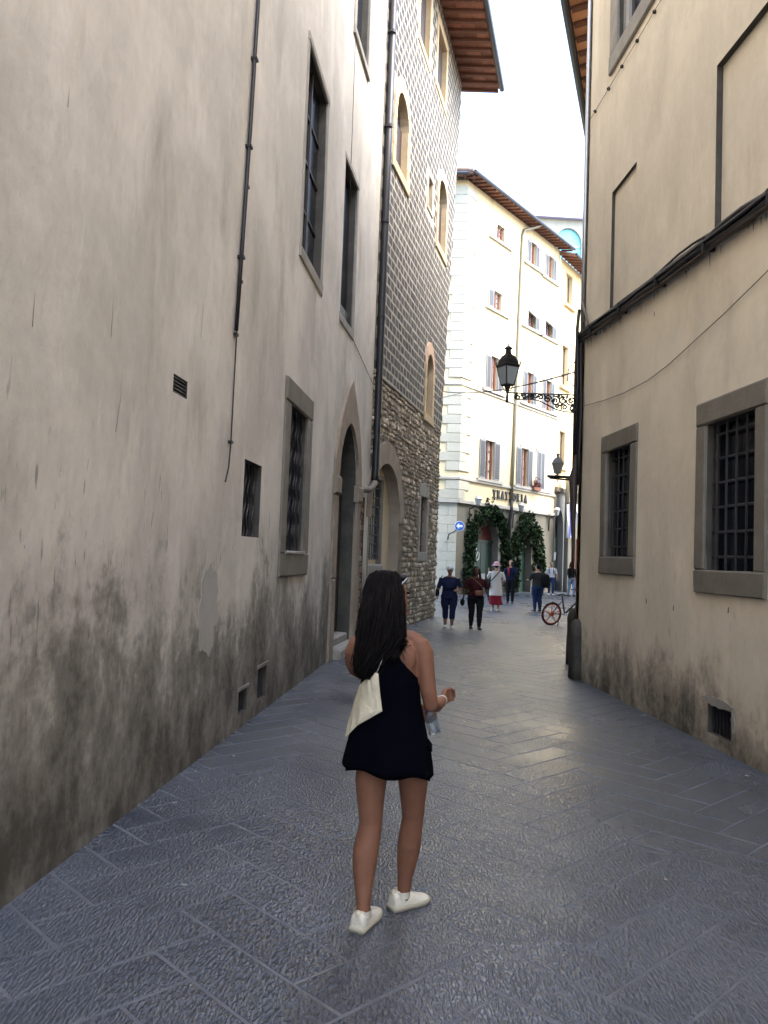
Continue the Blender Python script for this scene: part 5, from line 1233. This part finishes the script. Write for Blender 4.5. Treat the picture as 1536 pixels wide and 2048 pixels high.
# hair
g = G()
HR = [(773, 1139.5, 7, 3.945, .025), (772, 1143, 18, 3.943, .055), (770, 1150.5, 28, 3.94, .08), (768, 1165, 34, 3.93, .098), (767, 1183, 38, 3.915, .108), (767, 1203, 39, 3.90, .108), (765, 1225, 41, 3.885, .10), (764, 1248, 42, 3.865, .088), (762, 1270, 45, 3.85, .070), (755, 1292, 40, 3.835, .052), (745, 1312, 31, 3.828, .042), (740, 1330, 25, 3.825, .034), (739, 1346, 19, 3.825, .024), (736, 1358, 9, 3.825, .012)]
rings = []
for i, q in enumerate(HR):
    c, rx, _ = row(*q); rings.append([c + Vector((rx * math.cos(2 * math.pi * j / 30) * (1 + .10 * noise.noise(Vector((j * .7, i * .5, 0)))), q[4] * math.sin(2 * math.pi * j / 30) * (1 + .08 * noise.noise(Vector((j * .9, i * .3, 9)))), 0)) for j in range(30)])
# comb the front hemisphere back so the face stays clear
xh = Vector((HF.x, HF.y, 0)).normalized()
for rg in rings[4:8]:
    for v in rg:
        d = (v - HC).dot(xh)
        if d > .035: v -= xh * (d - .035) * .92
g.loft(rings); hair = fuse('hair', g, .009, 'hair_dark', WL, 3)
rnd = random.Random(12); g = G()
for s in range(520):
    a = rnd.uniform(math.pi * .96, math.pi * 2.06); ph = rnd.random() * 6.3; k0 = rnd.choice([1, 2, 2, 3, 4]); pts = []
    k1 = len(HR) - 1 if rnd.random() < .6 else rnd.randint(9, 12); dx = rnd.gauss(0, .006); ex = rnd.uniform(.98, 1.07)
    for i in range(k0, k1 + 1):
        q = HR[i]; c, rx, _ = row(*q); u = i / len(HR)
        spread = 1 + max(0, u - .7) * (1.0 + .5 * math.sin(ph * 3))
        pts.append(c + Vector((rx * math.cos(a) * ex * spread + dx * u + (.011 * math.sin(i * 1.15 + math.floor(a * 4) * 1.3) + .005 * math.sin(i * .9 + ph)) * u, (q[4] * math.sin(a)) * ex - .002, .004 * math.sin(ph + i))))
    if a > math.pi * 1.75 and rnd.random() < .55: pts = pts[:8] + [at(803 + rnd.gauss(0, 7), 1284 + rnd.gauss(0, 6), 3.842), at(801 + rnd.gauss(0, 9), 1303 + rnd.gauss(0, 11), 3.83)]
    if math.pi * 1.52 < a < math.pi * 1.8 and rnd.random() < .7:
        e = rnd.gauss(0, 4); pts = pts[:9] + [at(791 + e, 1292, 3.81), at(789 + e, 1308 + rnd.gauss(0, 5), 3.808), at(785 + e, 1322 + rnd.gauss(0, 8), 3.81)]
    r0 = rnd.uniform(.0012, .0026)
    g.tube(pts, [r0] * (len(pts) - 1) + [.0004], 3)
for s in range(34):   # loose wavy locks
    a = math.pi * (1.0 + 1.02 * (s + rnd.random()) / 34); ph = rnd.random() * 6.3; k0 = rnd.choice([3, 4, 5]); k1 = rnd.randint(10, 14); pts = []; rr_ = []
    for i in range(k0, min(k1, len(HR) - 1) + 1):
        q = HR[i]; c, rx, _ = row(*q); u = i / len(HR)
        pts.append(c + Vector((rx * math.cos(a) * 1.03 + .016 * u * math.sin(i * 1.7 + ph), q[4] * math.sin(a) * 1.02 - .003 + .005 * math.cos(i * 1.7 + ph), 0))); rr_.append(.0075 * (1 - .5 * u))
    rr_[-1] = .001; rr_[0] = .002; g.tube(pts, rr_, 6)
st = g.build('strands', 'hair_dark', hair, True)
# sneakers
def sneaker(heel, toe, sock=True):
    up, so = shoegeo(heel, toe, .98, .083); sh = fuse('sneaker', up, .006, 'shoe_white', WL, 2); so.build('sole', 'sole', sh, True)
    heel, toe = Vector(heel), Vector(toe); d = (toe - heel).normalized(); x = Vector((d.y, -d.x, 0)); L_ = (toe - heel).length; u = Vector((0, 0, 1))
    for q in (.42, .50, .58, .66):
        c = heel + d * L_ * q; h = .067 - (q - .42) * .085; G().tube([c - x * .022 + u * (h - .004), c + u * (h + .003), c + x * .022 + u * (h - .004)], .0035, 5).build('lace', 'sole', sh)
    G().tube([heel + d * .02 + u * .07 + x * 0, heel + d * .002 + u * .085], [.016, .014], 8).build('heel_tab', 'canvas', sh, True)
    g = G(); g.loft([ell(heel + d * .058 + u * zz, .042, .046, 16) for zz in (.055, .085)], cap=False); g.loft([ell(heel + d * .058 + u * zz, .037, .041, 16) for zz in (.085, .055)], cap=False); g.build('collar', 'shoe_white', sh, True)
sneaker((-.055, 3.735, 0.0), (.035, 3.955, 0.0)); sneaker((.105, 3.985, .0), (.285, 4.115, 0.0))

# canvas bag and strap, sunglasses, bottle
cbag = thing('canvas_bag', 'cream canvas bag slung across the back of the woman in black', 'bag', at(730, 1470, 3.8))
poly = [(751, 1340), (757, 1348), (760, 1385), (765, 1423), (745, 1434), (715, 1451), (702, 1464), (690, 1476), (694, 1452), (702, 1425), (712, 1390), (719, 1370), (736, 1354)]
cc = (733, 1410); v = []; f = []; n = len(poly)
def bagY(px, py):
    k = min(range(len(DR) - 1), key=lambda i: 0 if DR[i][1] <= py <= DR[i + 1][1] else (1 if i == 0 and py < DR[0][1] else 9)); A, B_ = DR[k], DR[k + 1]; u = max(0, (py - A[1]) / (B_[1] - A[1]))
    cx, hw, ry = [A[i] + (B_[i] - A[i]) * u for i in (0, 2, 4)]; e = (px - cx) / (hw + 6)
    return 3.92 - (ry + .012) * max(0, 1 - min(1, abs(e)) ** 2.2) ** .5
levels = [(1.0, .0), (1.0, .008), (.96, .014), (.7, .018), (.35, .019), (.04, .018)]
for sc_, th in levels:
    for x, y in poly:
        px, py = cc[0] + (x - cc[0]) * sc_, cc[1] + (y - cc[1]) * sc_
        v.append(at(px, py, bagY(px, py) - th - .006 * noise.noise(Vector((px * .05, py * .05, 2))) * (1 if sc_ < .95 else 0)))
for i in range(len(levels) - 1):
    for j in range(n): f.append((i * n + j, i * n + (j + 1) % n, (i + 1) * n + (j + 1) % n, (i + 1) * n + j))
f.append(tuple((len(levels) - 1) * n + j for j in range(n)))
mesh('pouch', v, f, 'canvas', cbag, False)
G().tube([at(719 + 3, 1372, bagY(722, 1372) - .034), at(714, 1420, bagY(714, 1420) - .036), at(713, 1449, bagY(713, 1449) - .02)], .0025, 5).build('seam', 'sole', cbag)
G().tube([at(753, 1345, 3.805), at(763, 1322, 3.80), at(772, 1300, 3.805), at(782, 1278, 3.83), at(790, 1268, 3.87), at(794, 1264, 3.93), at(786, 1285, 4.02)], [(.004, .011)] * 7, 8).build('strap', 'white_cloth', cbag, True)
sgl = thing('sunglasses', 'dark sunglasses pushed up on the head of the woman in black', 'sunglasses', HC + Vector((0, 0, .12)))
xr = Vector((HF.y, -HF.x, 0)).normalized(); top = HC + xh * .040 + Vector((0, 0, .118))
for s in (-1, 1):
    G().ball(top + xr * s * .036, (.030, .030, .018), 12, 6).build('lens', 'iron', sgl, True)
    G().tube([top + xr * s * .07, top + xr * s * .082 - xh * .05 - Vector((0, 0, .03)), top + xr * s * .088 - xh * .10 - Vector((0, 0, .075))], .0035, 6).build('temple', 'zinc', sgl)
G().tube([top - xr * .01, top + xr * .01], .004, 6).build('bridge', 'iron', sgl)
bt = thing('water_bottle', 'clear crinkled plastic water bottle held at the right hip of the woman', 'bottle', at(868, 1470, 4.12))
A = at(858, 1426, 4.14); Bq = at(871, 1468, 4.12); ax = (Bq - A); pts = [A + ax * u for u in (-.12, .0, .12, .25, .45, .6, .8, .95, 1.0)]
G().tube(pts, [.012, .013, .022, .031, .029, .032, .029, .031, .026], 14).build('flask', 'bottle', bt, True); G().tube([A - ax * .2, A - ax * .1], .015, 12).build('cap', 'sign_blue', bt)
ws = thing('wristband', 'pale wristband on the right wrist of the woman in black', 'wristband', at(884, 1400, 4.1)); g = G()
g.tube([at(882.5, 1402, 4.085), at(884.5, 1400.5, 4.105)], .027, 14); g.build('band', 'white_cloth', ws, True)

# ------------------------------------------------------------------ shared bicycle
bk = thing('bicycle', 'bicycle with orange wheels parked beside the tan corner', 'bicycle', (4.6, 21.8, 0))
hd = Vector((.93, .37, 0)).normalized(); sd = Vector((hd.y, -hd.x, 0)); up = Vector((0, 0, 1)); rw = .29; c0 = Vector((4.55, 21.75, rw)); lean = sd * .0
def BK(x, y, z): return Vector((4.55, 21.75, 0)) + hd * x + sd * (y + z * .12) + up * z
def wheel(x):
    ring = [BK(x + rw * math.cos(2 * math.pi * j / 28), 0, rw + .012 + rw * math.sin(2 * math.pi * j / 28)) for j in range(28)]
    w_ = G().tube(ring, .021, 8, closed=True).build('tyre', 'black_rubber', bk, True)
    ring2 = [BK(x + (rw - .03) * math.cos(2 * math.pi * j / 28), 0, rw + .012 + (rw - .03) * math.sin(2 * math.pi * j / 28)) for j in range(28)]
    G().tube(ring2, [(.014, .02)] * 28, 6, closed=True).build('rim', 'orange', w_, True)
    G().tube([BK(x, -.05, rw + .012), BK(x, .05, rw + .012)], [.06, .06], 14).build('hub', 'orange', w_)
    for k in range(5):
        a = 2 * math.pi * k / 5 + .3; G().tube([BK(x, 0, rw + .012), BK(x + (rw - .03) * math.cos(a), 0, rw + .012 + (rw - .03) * math.sin(a))], [.018, .011], 6).build('spoke', 'orange', w_)
wheel(0); wheel(.98)
fr_ = G()
for a, b_, r in (((.42, 0, .30), (.28, 0, .78), .022), ((.42, 0, .30), (.86, 0, .72), .028), ((0, 0, .3), (.42, 0, .30), .016), ((0, 0, .3), (.31, 0, .66), .014), ((.86, 0, .72), (.98, 0, .3), .02), ((.86, 0, .70), (.82, 0, .92), .018)):
    fr_.tube([BK(*a), BK(*b_)], r, 8)
fr_.build('frame', 'gutter', bk, True)
G().tube([BK(.14, 0, .80), BK(.26, 0, .83), BK(.36, 0, .80), BK(.42, 0, .79)], [(.02, .07), (.03, .07), (.022, .035), (.015, .02)], 10).build('saddle', 'black_rubber', bk, True)
G().tube([BK(.74, -.28, .95), BK(.84, -.12, .96), BK(.84, .12, .96), BK(.74, .28, .95)], .014, 8).build('handlebar', 'iron', bk, True)
G().tube([BK(-.2, 0, .55), BK(0, 0, .625), BK(.18, 0, .56)], [(.006, .035)] * 3, 8).build('mudguard', 'iron', bk, True)
g = G()
for k in range(6):
    for (z) in (.66, .85): pass
    g.tube([BK(.95 + .05 * k, -.14, .66), BK(.95 + .05 * k, -.16, .86)], .006, 5); g.tube([BK(.95 + .05 * k, .14, .66), BK(.95 + .05 * k, .16, .86)], .006, 5)
for z, y in ((.66, .14), (.86, .16)): g.tube([BK(.94, -y, z), BK(1.22, -y, z), BK(1.22, y, z), BK(.94, y, z)], .008, 5, closed=True)
g.build('basket', 'iron', bk)
G().tube([BK(.42, -.09, .30), BK(.42, .09, .30)], .02, 8).build('crank', 'zinc', bk); G().tube([BK(.2, .08, .28), BK(.12, .16, .0)], .012, 6).build('kickstand', 'iron', bk)
